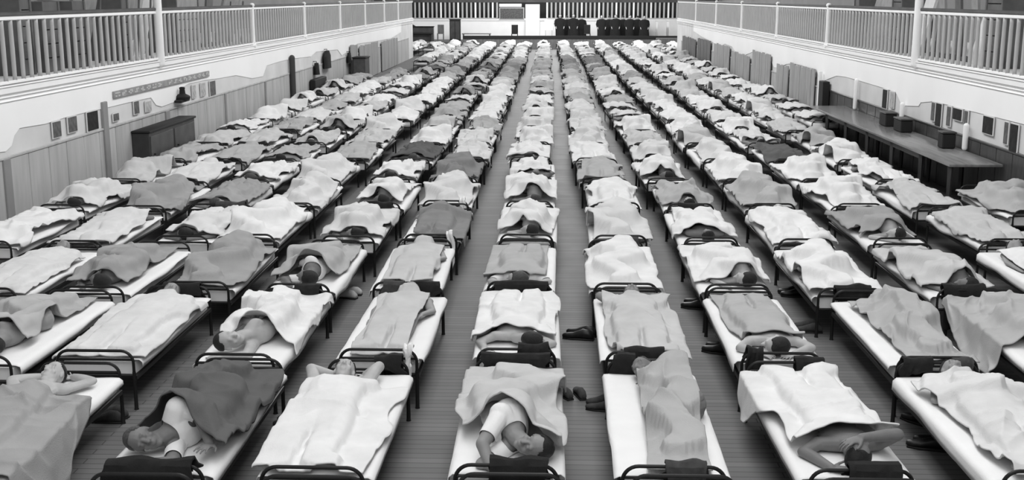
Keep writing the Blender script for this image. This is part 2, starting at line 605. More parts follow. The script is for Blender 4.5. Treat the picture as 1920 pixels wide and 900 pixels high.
def make_cot():
    root = empty('iron_cot')
    for y in (1.01, -1.01):
        obj('end_hoop', MB().tube(hoop_pts(y), 0.012, 8), M_IRON, root)
        obj('crossbar', MB().tube([(-HW, y, 0.405), (0, y, 0.405), (HW, y, 0.405)], 0.010, 7), M_IRON, root)
        for x in (-HW, HW):
            obj('leg', MB().tube([(x, y, 0.0), (x, y, 0.012), (x, y, 0.16), (x, y, 0.305)], [0.020, 0.016, 0.0145, 0.0145], 8), M_IRON, root)
    for x in (-HW, HW):
        obj('side_rail', MB().box((x - .016, -1.0, .235), (x + .016, 1.0, .275), 0.004), M_IRON, root)
    sp = MB()
    sp.box((-HW + .016, -.985, .255), (HW - .016, .985, .268))
    obj('spring_base', sp, M_IRON, root)
    obj('mattress', mattress_mb(), M_TICK, root)
    return root

# sheets that cover the mattress and hang a little at the sides (part of the cot)
FLAT = np.zeros((GU, GV))
SHEETS = []
for i in range(6):
    r = random.Random(100 + i)
    me = cloth('sheet', FLAT, -LM + 0.005, LM - 0.005, (-WM - r.uniform(.04, .10)) / .85, (WM + r.uniform(.04, .10)) / .85, 44, 26, 60 + i, 0.0045, 0.004, 0.03, gap=0.003, fdir=r.uniform(0, 3), fw=8, off=0.010, flare=0.25)
    me.materials.append(M_SHEET)
    co = np.empty(len(me.vertices) * 3); me.vertices.foreach_get('co', co); co = co.reshape(-1, 3); co[:, 2] += MT - 0.002
    me.vertices.foreach_set('co', co.ravel())
    SHEETS.append(me)
TOPZ = MT + 0.014   # top of the sheet, where people lie

# ------------------------------------------------------------------ bed grid
NEAR = {  # row: {column: centre of the near end in the photograph}
    1: {-3: (-100, 905), -2: (293, 893), -1: (592, 897), 0: (949, 893), 1: (1264, 896), 2: (1606, 903), 3: (1965, 905)},
    2: {-4: (-42, 686), -3: (185, 675), -2: (447, 682), -1: (714, 673), 0: (967, 672), 1: (1211, 678), 2: (1462, 680), 3: (1752, 688), 4: (2010, 686)},
    3: {-5: (-22, 556), -4: (178, 553), -3: (373, 544), -2: (562, 548), -1: (758, 545), 0: (975, 544), 1: (1174, 547), 2: (1382, 549), 3: (1592, 557), 4: (1814, 558), 5: (2035, 556)},
    4: {-6: (-26, 466), -5: (147, 465), -4: (345, 456), -3: (468, 453), -2: (653, 456), -1: (809, 453), 0: (989, 453), 1: (1164, 455), 2: (1332, 459), 3: (1508, 462), 4: (1684, 460), 5: (1896, 462)},
    5: {-6: (120, 396), -5: (270, 398), -4: (396, 396), -3: (548, 393), -2: (710, 392), -1: (836, 388), 0: (993, 389), 1: (1155, 392), 2: (1294, 394), 3: (1446, 394), 4: (1608, 394), 5: (1760, 397), 6: (1895, 396)},
}
COLX = {-6: -6.165, -5: -5.2, -4: -4.24, -3: -3.27, -2: -2.22, -1: -1.325, 0: -.256, 1: .77, 2: 1.745, 3: 2.775, 4: 3.87, 5: 4.93, 6: 5.86}
PIT = 1.057
ROWY = 2.17
NROW = 29
LAST = 24
NEARROW = 9
Y5 = float(np.mean([on_z(*NEAR[5][c], MT)[1] for c in NEAR[5]]))
beds = {}
for r in range(0, NROW + 1):
    for c in range(-6, 7):
        rr = random.Random(r * 101 + c)
        if r in NEAR:
            if c not in NEAR[r]:
                continue
            p = on_z(*NEAR[r][c], MT)
            x, y = p[0], p[1] + LM
            a = rr.uniform(-.012, .012)
        elif r == 0:
            if abs(c) > 2:
                continue
            p = on_z(*NEAR[1][c], MT)
            x, y = p[0] + {-2: -.02, -1: .02, 0: .03, 1: .03, 2: .02}[c], p[1] + LM - 2.15
            a = 0.0
        else:
            if c == 6 and 6 <= r <= 9:
                continue
            if (c == -6 and r >= 17) or (c == -5 and 18 <= r <= 20):
                continue
            x = COLX[c] * PIT + rr.uniform(-.07, .07)
            own = on_z(*NEAR[5][c], MT)[1]
            y = Y5 + (own - Y5) * max(0, 1 - (r - 5) / 6) + LM + ROWY * (r - 5) + rr.uniform(-.035, .035)
            a = rr.uniform(-.02, .02)
        x = min(max(x, -6.40 if (c, r) in ((-6, 6), (-6, 7), (-6, 8)) else -6.72), 6.30)
        if (c, r) == (6, 5):
            x = 6.27; y -= .42
        near_head = (c % 2 == 0)
        beds[(c, r)] = (x, y, a + (PI if near_head else 0.0), near_head)
for c in range(-6, 7):            # keep the cots of one line clear of each other
    last = None
    for r in range(0, NROW + 1):
        if (c, r) in beds:
            x, y, a, nh = beds[(c, r)]
            if last is not None:
                y = max(y, last + 2.065)
            beds[(c, r)] = (x, y, a, nh)
            last = y
for r in range(27, NROW + 1):      # the wider end of the hall
    for c in (-8, -7, -6, 7):
        rr = random.Random(r * 101 + c)
        beds[(c, r)] = ((c + (-.2 if c < 0 else -.1)) * PIT * .99, Y5 + LM + ROWY * (r - 5) + rr.uniform(-.05, .05), rr.uniform(-.02, .02) + (PI if c % 2 == 0 else 0), c % 2 == 0)


ORD = 'zeroth first second third fourth fifth sixth seventh eighth ninth tenth eleventh twelfth thirteenth fourteenth fifteenth sixteenth seventeenth eighteenth nineteenth twentieth twenty-first twenty-second twenty-third twenty-fourth twenty-fifth'.split()

def where(c, r):
    side = 'left' if c <= 0 else 'right'
    k = (1 - c) if c <= 0 else c
    return f'{ORD[r]} row from front, {ORD[k]} line {side} of centre aisle'

# tone index per bed (rows as they read in the photograph)
T = {
    1: {-3: 4, -2: 6, -1: 0, 0: 2, 1: 3, 2: 0, 3: 1},
    2: {-4: 3, -3: 1, -2: 0, -1: 2, 0: 0, 1: 2, 2: 3, 3: 3, 4: 3},
    3: {-5: 1, -4: 4, -3: 4, -2: 3, -1: 2, 0: 3, 1: 0, 2: 0, 3: 0, 4: 2, 5: 0},
    4: {-6: 0, -5: 1, -4: 1, -3: 0, -2: 1, -1: 5, 0: 0, 1: 1, 2: 0, 3: 0, 4: 4, 5: 2},
    5: {-6: 1, -5: 4, -4: 4, -3: 1, -2: 0, -1: 1, 0: 0, 1: 0, 2: 3, 3: 3, 4: 0, 5: 2, 6: 3},
    6: {-6: 2, -5: 1, -4: 0, -3: 1, -2: 0, -1: 5, 0: 0, 1: 3, 2: 0, 3: 0, 4: 0, 5: 0},
    7: {-6: 3, -5: 3, -4: 3, -3: 3, -2: 6, -1: 1, 0: 0, 1: 0, 2: 1, 3: 1, 4: 6, 5: 0},
}

def tone_of(c, r):
    if r in T and c in T[r]:
        return T[r][c]
    q = random.Random(r * 37 + c * 11).random()
    if r == 18 and -5 < c < -1:
        return 6
    if 16 <= r <= 21 and -5 <= c <= 2:
        return 3 if q < .3 else 4 if q < .75 else 5
    return 0 if q < .32 else 1 if q < .66 else 2 if q < .85 else 3 if q < .95 else 4
# ------------------------------------------------------------------ cots
near_cot = make_cot()
KIDS[near_cot.name] = list(near_cot.children)
near_matt = [o for o in near_cot.children if o.name.startswith('mattress')][0]

def far_cot_mesh():
    mb = MB()
    for y in (1.01, -1.01):
        mb.tube(hoop_pts(y, top=.45, foot=0.0)[::2] + [hoop_pts(y, top=.45, foot=0.0)[-1]], 0.0115, 5)
    for x in (-HW, HW):
        mb.box((x - .016, -1.012, .24), (x + .016, 1.012, .275))
    mb.box((-HW, -1.0, .255), (HW, 1.0, .268))
    return mb

far_me = far_cot_mesh().mesh('iron_cot')
far_me.materials.append(M_IRON)
far_mat_me = mattress_mb(8, 5).mesh('mattress')
far_mat_me.materials.append(M_SHEET)

def place_cot(c, r):
    x, y, a, nh = beds[(c, r)]
    rr = random.Random(r * 53 + c * 7)
    if r <= NEARROW:
        if not place_cot.used:
            o = near_cot
            place_cot.used = True
        else:
            o = copy_tree(near_cot)
        mt = [k for k in o.children if k.name.startswith('mattress')][0]
        if mt.children:
            s = mt.children[0]
            s.data = SHEETS[rr.randrange(len(SHEETS))]
        else:
            s = bpy.data.objects.new('sheet', SHEETS[rr.randrange(len(SHEETS))])
            COL.objects.link(s)
            s.parent = mt
        s['label'] = 'white cotton sheet spread over the mattress'
    else:
        o = bpy.data.objects.new('iron_cot', far_me)
        COL.objects.link(o)
        m = bpy.data.objects.new('mattress', far_mat_me)
        COL.objects.link(m)
        m.parent = o
    o.location = (x, y, 0)
    o.rotation_euler = (0, 0, a)
    if r == 0:
        lab = f'black iron cot cut off by lower picture edge, {ORD[(1 - c) if c <= 0 else c]} line {"left" if c <= 0 else "right"} of centre aisle'
    else:
        lab = f'black iron cot with white sheet, {where(c, r)}'
    tag(o, lab, 'bed', 'rows of iron cots in the hall')
place_cot.used = False

# ------------------------------------------------------------------ people and blankets
def place(me, name, c, r, m=None, dz=TOPZ, dx=0.0, dy=0.0, da=0.0, flip=False):
    x, y, a, nh = beds[(c, r)]
    o = bpy.data.objects.new(name, me)
    COL.objects.link(o)
    ca, sa = math.cos(a), math.sin(a)
    o.location = (x + dx * ca - dy * sa, y + dx * sa + dy * ca, dz)
    o.rotation_euler = (0, 0, a + da)
    if m is not None:
        if not len(me.materials):
            me.materials.append(m)
        o.material_slots[0].link = 'OBJECT'
        o.material_slots[0].material = m
    return o

def mesh_np(me):
    n = len(me.vertices)
    co = np.empty(n * 3); me.vertices.foreach_get('co', co)
    no = np.empty(n * 3); me.vertices.foreach_get('normal', no)
    return co.reshape(-1, 3), no.reshape(-1, 3)

def shirt_mesh(me, J, long=False):
    sink = np.array([0, 0, .032])
    A = {k: np.asarray(v, float) - (sink if k[:2] in ('he', 'ne', 'ch', 'be', 'pe', 'sh', 'el', 'wr') else 0) for k, v in J.items() if k not in ('curl',)}
    co, no = mesh_np(me)
    d = np.full(len(co), 9.0)
    for a, b, w in (('neck', 'chest', .09), ('chest', 'belly', 0.0), ('belly', 'pelvis', 0.0)):
        q, t = seg_dist(co, A[a] + (A[b] - A[a]) * (0.45 if a == 'neck' else 0), A[b])
        d = np.minimum(d, q)
    sel = d < 0.20
    for s in 'LR':
        q, t = seg_dist(co, A['sh' + s], A['sh' + s] * .35 + A['el' + s] * .65)
        sel |= (q < 0.085)
        q, t = seg_dist(co, A['el' + s] * .8 + A['sh' + s] * .2, A['wr' + s])
        qs, _ = seg_dist(co, A['sh' + s], A['el' + s] * .65 + A['sh' + s] * .35)
        sel &= ~((q < 0.06) & (qs > 0.055))
    q, _ = seg_dist(co, A['head'], A['neck'])
    sel &= ~(q < 0.092)
    sel &= np.linalg.norm(co - A['head'], axis=1) > .165
    fs = [tuple(p.vertices) for p in me.polygons if all(sel[i] for i in p.vertices)]
    idx = sorted({i for f in fs for i in f})
    mp = {k: i for i, k in enumerate(idx)}
    mb = MB()
    p = co[idx] + no[idx] * 0.010 + (0.004 * (vnoise(co[idx, 0] * 26 + co[idx, 2] * 17, co[idx, 1] * 22, 5) - .3))[:, None] * no[idx]
    p[:, 2] = np.maximum(p[:, 2], 0.001)
    fs = [tuple(mp[i] for i in f) for f in fs]
    ec = {}
    for f in fs:
        for i in range(len(f)):
            e = (min(f[i], f[i - 1]), max(f[i], f[i - 1])); ec[e] = ec.get(e, 0) + 1
    nb = {}
    for (i, j), k in ec.items():
        if k == 1:
            nb.setdefault(i, []).append(j); nb.setdefault(j, []).append(i)
    for _ in range(14):          # run the hems smooth
        q = p.copy()
        for i, ns in nb.items():
            if len(ns) == 2:
                q[i] = p[i] * .4 + (p[ns[0]] + p[ns[1]]) * .3
        p = q
    mb.add(p, fs)
    return mb.mesh('undershirt')

def hair_slots(me, J, hair, skin):
    l, f, c = frame_of(J['crown'], J['face'])
    me.materials.append(skin)
    me.materials.append(hair)
    h0 = np.asarray(J['head'], float) - np.array([0, 0, .032])
    cs = np.array([p.center for p in me.polygons]) - h0
    x, y, z = cs @ l, cs @ f, cs @ c
    on = (np.linalg.norm(cs, axis=1) < .145) & (z > -.06) & ((z - .4 * y > -.01)) & ~((y > .045) & (z < .055))
    me.polygons.foreach_set('material_index', on.astype(np.int32))

BED_USED = set()

def sleeper(c, r, J, voxel, hands=False, skin=M_SKIN, hair=M_HAIR, shirt=False, plabel='', bk=None, blabel='', t=None, res=(120, 74), bald=False, cover=None):
    cover = (bk or {}).get('u1', .5) + .08 if cover is None else cover
    me, co = build_body('person', J, voxel, hands, detail=True, cover=cover)
    me.materials.append(skin)
    hd = np.asarray(J['head'], float) - np.array([0, 0, 0.032])
    p = place(me, 'person', c, r)
    tag(p, plabel, 'person', 'sleeping people')
    if not bald:
        hm = hair_mesh(hd, J['crown'], J['face'], 'hair', seed=c * 7 + r)
        squash_mesh(hm, cover)
        hm.materials.append(hair)
        h = bpy.data.objects.new('hair', hm); COL.objects.link(h); h.parent = p
    hc = co
    if shirt:
        sm = shirt_mesh(me, J)
        sm.materials.append(M_SHIRT)
        s = bpy.data.objects.new('undershirt', sm); COL.objects.link(s); s.parent = p
        sc, _ = mesh_np(sm)
        hc = np.concatenate([co, sc])
    k = dict(u0=-.93, u1=.5, vl=-.40, vr=.40, seed=abs(c) * 13 + r * 5, amp=.02, wave=.03, fdir=(c * 1.7 + r) % 3.1)
    k.update(bk or {})
    k['nu'], k['nv'] = res
    bm = cloth('blanket', drape(height_grid(hc)), **k)
    b = place(bm, 'blanket', c, r, tone(tone_of(c, r) if t is None else t))
    tag(b, blabel, 'blanket', 'blankets over the sleepers')
    BED_USED.add((c, r))

V1, V2, V3 = 0.0062, 0.0085, 0.0115
# ---- first row
J = pose_back(-.10, -.25, 'behind', hy=.77)
J.update(elR=(.21, .70, .10), elL=(-.38, .72, .09))
sleeper(-3, 1, J, V1, True, M_SKINL, plabel='person lying on back, both bare arms folded behind head, grey blanket to chest',
        cover=.80, bk=dict(u1=.30, vl=-.46, vr=.42, wr=([0, .3, .45, .62, .72, .86, 1], [.36, .40, .38, .16, .12, .08, .0]), amp=.05, fdir=1.2, seed=31, fw=6, lump=.03),
        blabel='grey blanket sliding off cot edge towards the floor, below sleeper with folded bare arms')
J = pose_side(1, -.04, .12, .70)
J.update(head=(.17, .67, .135), crown=(.85, .30, .25), face=(-.12, .85, .30), neck=(.055, .62, .135), chest=(-.03, .46, .17), shL=(-.02, .56, .30), shR=(.0, .57, .07),
         elL=(-.14, .52, .24), wrL=(-.25, .68, .115), hdL=(.15, 1, .12), curl=.15, elR=(-.06, .83, .055), wrR=(.14, .845, .05), hdR=(1, .1, 0), hnR=(0, 0, 1))
sleeper(-2, 1, J, V1, True, M_SKIND, M_HAIRB, True, 'person in white undershirt, cheek on forearm at cot edge, under darkest blanket',
        dict(u1=.62, vl=-.375, vr=.29, taper=-.02, corner=-.30, amp=.045, fdir=1.1, seed=12, fw=5.5, skew=.02, lump=.02, wave=.05),
        'dark charcoal blanket with deep folds, darkest of the nearest row', cover=.42)
J = pose_back(-.13, .1, 'behind', hy=.75)
J.update(elR=(.115, .81, .13), elL=(-.385, .80, .11), wrR=(.01, .84, .06), wrL=(-.23, .83, .06), shR=(.05, .57, .11), shL=(-.30, .545, .10))
sleeper(-1, 1, J, V1, True, M_SKINL, plabel='person on back with raised elbows beside head, covered by smooth white blanket',
        cover=.70, bk=dict(u1=.53, vl=-.43, vr=.36, amp=.026, fdir=1.9, seed=44, fw=4.0, skew=.02, wave=.04), blabel='smooth rounded white blanket over sleeper with both elbows raised')
J = pose_side(-1, .03, .15, .74)
J.update(head=(-.165, .745, .125), crown=(-.80, .45, .2), face=(.30, .70, .55), neck=(-.05, .645, .145), chest=(.0, .46, .165), shL=(.045, .575, .265), shR=(-.02, .57, .07),
         elL=(.15, .80, .16), wrL=(.10, .90, .055), elR=(.15, .85, .05), wrR=(-.05, .895, .045), hdR=(-1, .1, 0), hdL=(-1, .2, 0), hnR=(0, 0, 1))
sleeper(0, 1, J, V1, True, M_SKIN, M_HAIR, True, 'person asleep on side with pale shoulder bared, dark head on arm by cot rail',
        dict(u1=.58, vl=-.40, vr=.40, corner=-.46, amp=.045, fdir=.9, seed=21, fw=5, wave=.05, lump=.02), 'mid grey blanket pulled aside from a bared pale shoulder, nearest cot by centre aisle', cover=.40)
J = pose_side(-1, .13, .03, .80)
J.update(head=(-.05, .80, .12), crown=(-.25, 1, .1), face=(-.7, -.1, .75), neck=(.03, .69, .14), elL=(.02, .38, .25), wrL=(-.03, .60, .12), elR=(-.04, .48, .07), wrR=(-.01, .66, .06))
sleeper(1, 1, J, V1, True, M_SKIND, M_HAIRB, False, 'person wrapped to chin, head turned on white sheet, bare mattress strip beside',
        dict(u1=.74, vl=-.165, vr=.285, corner=.24, amp=.050, fdir=2.3, seed=52, fw=5, taper=.015, wave=.02, lump=.02), 'grey blanket wrapped around sleeper, leaving wide white sheet bare on both sides')
J = pose_back(-.05, -.3, 'down', hy=.74)
J.update(elL=(-.30, .66, .20), wrL=(-.06, .76, .215), hdL=(1, .3, -.2), elR=(.24, .60, .06), wrR=(.13, .83, .05), hdR=(-1, .2, 0), hnR=(0, 0, 1), head=(-.04, .76, .115))
sleeper(2, 1, J, V1, True, M_SKIND, M_HAIR, False, 'person with bent forearm lying over face, white blanket to the chest',
        dict(u1=.52, vl=-.40, vr=.40, wr=([0, .06, .2, .34, .46, 1], [.02, .16, .20, .16, .0, -.06]), amp=.042, fdir=.3, seed=63, fw=5, wave=.05, lump=.03, corner=.08),
        'white blanket with one corner hanging low over cot side, on cot with forearm-shaded sleeper')
J = pose_back(.04, .2, 'chest', hy=.80)
sleeper(3, 1, J, V1, True, M_SKIN, M_HAIR, False, 'person on back covered to chin by pale blanket, only the face showing',
        dict(u1=.66, vl=-.32, vr=.46, amp=.055, fdir=.7, seed=71, fw=5, skew=-.07, lump=.03, wave=.04), 'pale blanket with long curving folds, half off the near side of its cot')
# ---- second row
J = pose_side(1, 0, .2, .72)
sleeper(-4, 2, J, V2, False, M_SKIN, plabel='curled person partly cut by picture edge, grey blanket, white sheet strip alongside',
        bk=dict(u1=.55, vl=-.25, vr=.42, amp=.03, seed=81, fdir=.5, lump=.02), blabel='light grey creased blanket beside long white sheet strip, cut by picture edge')
J = pose_back(.0, .3, 'down', hy=.80)
sleeper(-3, 2, J, V2, True, M_SKIN, M_HAIRB, False, 'person flat on back, only head above wide pale blanket, behind arms-folded sleeper',
        dict(u1=.70, vl=-.42, vr=.42, amp=.016, seed=82, fdir=2.9, fw=6), 'wide pale smooth blanket spread flat over the cot behind sleeper with folded arms')
J = pose_side(1, -.02, .15, .70)
J.update(head=(.13, .71, .13), crown=(.80, .45, .2), face=(-.25, .6, .6), neck=(.05, .64, .14), elR=(-.05, .86, .05), wrR=(.12, .87, .05), hdR=(1, 0, 0))
sleeper(-2, 2, J, V2, True, M_SKINL, M_HAIR, False, 'dark-haired person resting head on forearm, under puffed white blanket',
        dict(u1=.52, vl=-.44, vr=.30, corner=-.1, amp=.042, seed=83, fdir=.7, wave=.05, lump=.03), 'puffed white blanket behind the darkest blanket, over sleeper with dark hair')
J = pose_back(.02, .1, 'down', hy=.82)
sleeper(-1, 2, J, V2, True, M_SKIN, plabel='person on back, face half hidden by cot rail, smooth light blanket',
        bk=dict(u1=.73, vl=-.27, vr=.25, amp=.022, seed=84, fdir=2.6, fw=5), blabel='smooth light grey blanket with white sheet showing on each side, near a white towel')
J = pose_prone(-1, .0, .76)
J.update(head=(-.13, .80, .12), crown=(-.35, 1, .1), face=(-.8, .1, -.3), elL=(.30, .62, .06), wrL=(.26, .78, .05), wrR=(-.16, .80, .05), chest=(.02, .46, .135), shL=(.17, .58, .13), shR=(-.15, .56, .10))
sleeper(0, 2, J, V2, True, M_SKINL, M_HAIR, False, 'person on stomach with broad bare shoulder, black hair towards the rail',
        dict(u1=.62, vl=-.42, vr=.42, amp=.042, seed=85, fdir=1.3, wave=.06, lump=.02), 'crumpled white blanket below a broad bare shoulder, beside centre aisle')
J = pose_back(.0, .0, 'behind', hy=.77)
sleeper(1, 2, J, V2, True, M_SKIN, M_HAIRB, False, 'person on back with hands under head, elbows spread wide across cot',
        dict(u1=.60, vl=-.30, vr=.40, amp=.042, seed=86, fdir=2.5, wave=.04), 'light grey blanket below widely spread elbows, right beside centre aisle')
J = pose_prone(1, -.02, .78)
sleeper(2, 2, J, V2, True, M_SKINL, M_HAIR, False, 'person face down with both pale arms up around dark head',
        dict(u1=.58, vl=-.33, vr=.30, amp=.026, seed=87, fdir=.1, fw=5, wave=.05), 'tidy grey blanket with cross fold, below pale arms of face-down sleeper')
J = pose_side(-1, .10, .02, .72, 'along')
sleeper(3, 2, J, V2, False, M_SKIN, plabel='person almost wholly under grey blanket, crown of head just showing at far end',
        bk=dict(u1=.80, vl=-.22, vr=.30, amp=.036, seed=88, fdir=2.2, wave=.05, lump=.02, skew=-.02), blabel='plain grey blanket reaching the cot end, long white sheet strip along one side')
J = pose_side(-1, .0, .2, .74)
sleeper(4, 2, J, V2, False, M_SKIN, plabel='person lying partly outside picture under grey blanket drooping to floor',
        bk=dict(u1=.55, vl=-.42, vr=.44, wr=([0, .2, .5, 1], [.0, .10, .24, .28]), amp=.034, seed=89, fdir=.5, lump=.02), blabel='grey blanket drooping to the floor, cut by picture edge')
# ---- third row
r3 = [
    (-5, pose_back(0, .3, 'down', hy=.76), M_SKIN, False, 'person under grey-folded blanket, wall side of third row, cut by picture edge', dict(u1=.60, vl=-.40, vr=.40), 'pale blanket in third row, cut by picture edge on wall side'),
    (-4, pose_side(1, .02, .2, .78), M_SKIND, False, 'person curled on side, dark face just above dark grey blanket, by wall side', dict(u1=.70, vl=-.26, vr=.42, amp=.034, lump=.03, seed=201), 'dark grey blanket with long folds from shoulder, third row, wall side'),
    (-3, pose_side(-1, .04, .2, .70), M_SKIN, False, 'person hidden to forehead by humped grey blanket in third row', dict(u1=.78, vl=-.30, vr=.40, amp=.034, lump=.05, seed=202), 'humped grey blanket over legs and hips, third row, fourth line from centre aisle'),
    (-2, pose_side(1, -.02, .18, .76), M_SKIND, True, 'person in white undershirt with dark head at the rail, third row', dict(u1=.55, vl=-.36, vr=.40, amp=.03, lump=.03, seed=203), 'grey blanket drawn up to white undershirt, third row'),
    (-1, pose_back(.02, .1, 'down', hy=.80), M_SKIN, False, 'person on back under light blanket, third row, beside dark clothes on rail', dict(u0=-.80, u1=.74, vl=-.30, vr=.30, amp=.014, seed=204), 'light grey blanket ending short of sheet-covered cot foot, third row'),
    (0, pose_prone(1, .0, .82), M_SKINL, True, 'person face down, dark hair between two white sleeves, third row', dict(u1=.70, vl=-.31, vr=.42, amp=.016, seed=205, fdir=.1), 'mid grey blanket up to white sleeves, third row beside centre aisle'),
    (1, pose_side(-1, .03, .12, .72), M_SKIN, False, 'person buried in bright white blanket, third row right of centre aisle', dict(u1=.80, vl=-.40, vr=.40, amp=.02, lump=.03, seed=206), 'bright white lumpy blanket, third row, right beside centre aisle'),
    (2, pose_side(1, -.08, .15, .80), M_SKINL, False, 'person on side, head beside a dark garment fold, third row', dict(u1=.66, vl=-.42, vr=.40, amp=.026, lump=.02, seed=207), 'white blanket with scooped edge around head, third row'),
    (3, pose_side(-1, -.02, .2, .66), M_SKIN, False, 'person wholly covered by puffy white blanket, third row', dict(u0=-.94, u1=.86, vl=-.42, vr=.42, amp=.016, lump=.06, seed=208), 'puffy rounded white blanket over whole sleeper, third row'),
    (4, pose_side(1, .0, .2, .84), M_SKIND, False, 'person with thick black hair at the rail under creased light blanket, third row', dict(u1=.74, vl=-.40, vr=.42, amp=.030, lump=.03, seed=209, fdir=.3), 'creased light blanket below thick black hair, third row'),
    (5, pose_back(.0, .2, 'down', hy=.78), M_SKIN, False, 'person in third row cut by picture edge, beside table wall', dict(u1=.62, vl=-.30, vr=.40, amp=.02), 'white blanket in third row, cut by picture edge, table side'),
]
for c, J, sk, sh, pl, bk, bl in r3:
    sleeper(c, 3, J, V3, False, sk, M_HAIR if c % 3 else M_HAIRB, sh, pl, bk, bl, res=(90, 56))

# ---- the rest of the hall: shared sleepers and blankets
PROTO = []
specs = [
    ('lying on back', pose_back(.0, .2, 'down', hy=.80), .66, dict(vl=-.40, vr=.40)),
    ('lying on back', pose_back(-.03, -.3, 'chest', hy=.76), .52, dict(vl=-.34, vr=.42)),
    ('with arms behind head', pose_back(.03, .1, 'behind', hy=.78), .56, dict(vl=-.42, vr=.36)),
    ('curled on side', pose_side(1, -.03, .22, .74), .62, dict(vl=-.42, vr=.40)),
    ('curled on side', pose_side(-1, .03, .22, .76), .70, dict(vl=-.38, vr=.42)),
    ('stretched on side', pose_side(1, .0, .05, .76, 'fold'), .56, dict(vl=-.36, vr=.42)),
    ('face down', pose_prone(1, .02, .78), .60, dict(vl=-.40, vr=.34)),
    ('face down', pose_prone(-1, -.02, .80), .64, dict(vl=-.42, vr=.40)),
    (None, pose_side(-1, .02, .25, .66), .88, dict(vl=-.42, vr=.42)),
    (None, pose_back(.0, .1, 'down', hy=.70), .88, dict(vl=-.40, vr=.40)),
]
for i, (what, J, u1, bk) in enumerate(specs):
    d = {}
    me, co = build_body('person', J, .013, False, True, cover=u1 + .20, press=.66)
    me.materials.append(M_SKIN)
    hm = hair_mesh(np.asarray(J['head'], float) - np.array([0, 0, .032]), J['crown'], J['face'], 'hair', n=18, m=12, seed=i)
    squash_mesh(hm, u1 + .20, .66)
    hm.materials.append(M_HAIR)
    d['mid'] = (me, hm)
    lo, _ = build_body('person', J, .021, False, False, cover=u1 + .20, press=.66)
    hair_slots(lo, J, M_HAIR, M_SKIN)
    d['lo'] = lo
    H = drape(height_grid(co))
    d['bm'] = []
    d['bl'] = []
    for k in range(2):
        rr = random.Random(i * 9 + k)
        kw = dict(u0=-.93, u1=u1 + (.10 if k else .04), seed=300 + i * 7 + k, amp=.050, wave=.06, fdir=rr.uniform(0, 3.1), lump=rr.choice([0, .03, .05]), corner=rr.uniform(-.1, .1), skew=rr.uniform(-.07, .07), fw=rr.uniform(4.5, 7))
        kw.update(bk)
        d['bm'].append(cloth('blanket', H, nu=64, nv=40, **kw))
        d['bl'].append(cloth('blanket', H, nu=30, nv=20, **kw))
    d['what'] = what
    PROTO.append(d)

ADJ = {0: 'white rumpled blanket', 1: 'pale rumpled blanket', 2: 'light grey blanket', 3: 'mid grey blanket', 4: 'grey blanket', 5: 'dark grey blanket', 6: 'very dark blanket', 7: 'black blanket'}
for (c, r), bd in sorted(beds.items(), key=lambda k: (k[0][1], k[0][0])):
    if r > LAST:
        continue
    place_cot(c, r)
    if (c, r) in BED_USED or r == 0:
        continue
    rr = random.Random(r * 71 + c * 29 + 3)
    q = rr.random()
    i = rr.choice([8, 9]) if q < (.22 if r < 10 else .30) else rr.randrange(8)
    d = PROTO[i]
    k = rr.randrange(2)
    tn = tone_of(c, r)
    dx, dy, da = rr.uniform(-.012, .012), rr.uniform(-.01, .01), 0.0
    b = place((d['bm'] if r <= NEARROW else d['bl'])[k], 'blanket', c, r, tone(tn), dx=dx, dy=dy)
    tag(b, f'{ADJ[tn]}, {where(c, r)}', 'blanket', 'blankets over the sleepers')
    if d['what']:
        if r <= NEARROW:
            me, hm = d['mid']
            p = place(me, 'person', c, r, rr.choice([M_SKIN, M_SKIND, M_SKINL]), dx=dx, dy=dy)
            h = bpy.data.objects.new('hair', hm); COL.objects.link(h); h.parent = p
            if rr.random() < .3:
                h.material_slots[0].link = 'OBJECT'; h.material_slots[0].material = M_HAIRB
        else:
            p = place(d['lo'], 'person', c, r, dx=dx, dy=dy)
        tag(p, f'sleeping person {d["what"]}, {where(c, r)}', 'person', 'sleeping people')

# ---- the last rows before the platform, too many and too small to tell apart
def merged(name, items, mats, label, cat):
    vs, fs, mi, n = [], [], [], 0
    for me, mw, k in items:
        co, _ = mesh_np(me)
        M = np.array(mw)
        vs.append(co @ M[:3, :3].T + M[:3, 3])
        for p in me.polygons:
            fs.append(tuple(v + n for v in p.vertices)); mi.append(k)
        n += len(co)
    out = bpy.data.meshes.new(name)
    out.from_pydata(np.concatenate(vs).tolist(), [], fs)
    out.polygons.foreach_set('material_index', mi)
    out.polygons.foreach_set('use_smooth', [True] * len(fs))
    for m in mats:
        out.materials.append(m)
    o = bpy.data.objects.new(name, out)
    COL.objects.link(o)
    tag(o, label, cat, kind='stuff')
    return o

ci, bi = [], []
for (c, r), (x, y, a, nh) in beds.items():
    if r <= LAST:
        continue
    M = Matrix.Translation((x, y, 0)) @ Matrix.Rotation(a, 4, 'Z')
    ci += [(far_me, M, 0), (far_mat_me, M, 1)]
    rr = random.Random(r * 71 + c * 29 + 3)
    bi.append((PROTO[rr.randrange(10)]['bl'][rr.randrange(2)], Matrix.Translation((0, 0, TOPZ)) @ M, min(tone_of(c, r), 4)))
merged('cot_rows', ci, [M_IRON, M_SHEET], 'last rows of iron cots in front of the platform', 'beds')
merged('blanket_rows', bi, [tone(i) for i in range(5)], 'blankets on the last rows of cots in front of the platform', 'blankets')
# ------------------------------------------------------------------ the hall
XL, XR = -7.18, 6.71
YE = 75.0
YG = 61.6            # the side galleries end here; the hall is wider behind
EZ = 1.73
XEL, XER = -9.6, 8.9
SLAB = 1.95
RAILZ = 2.90

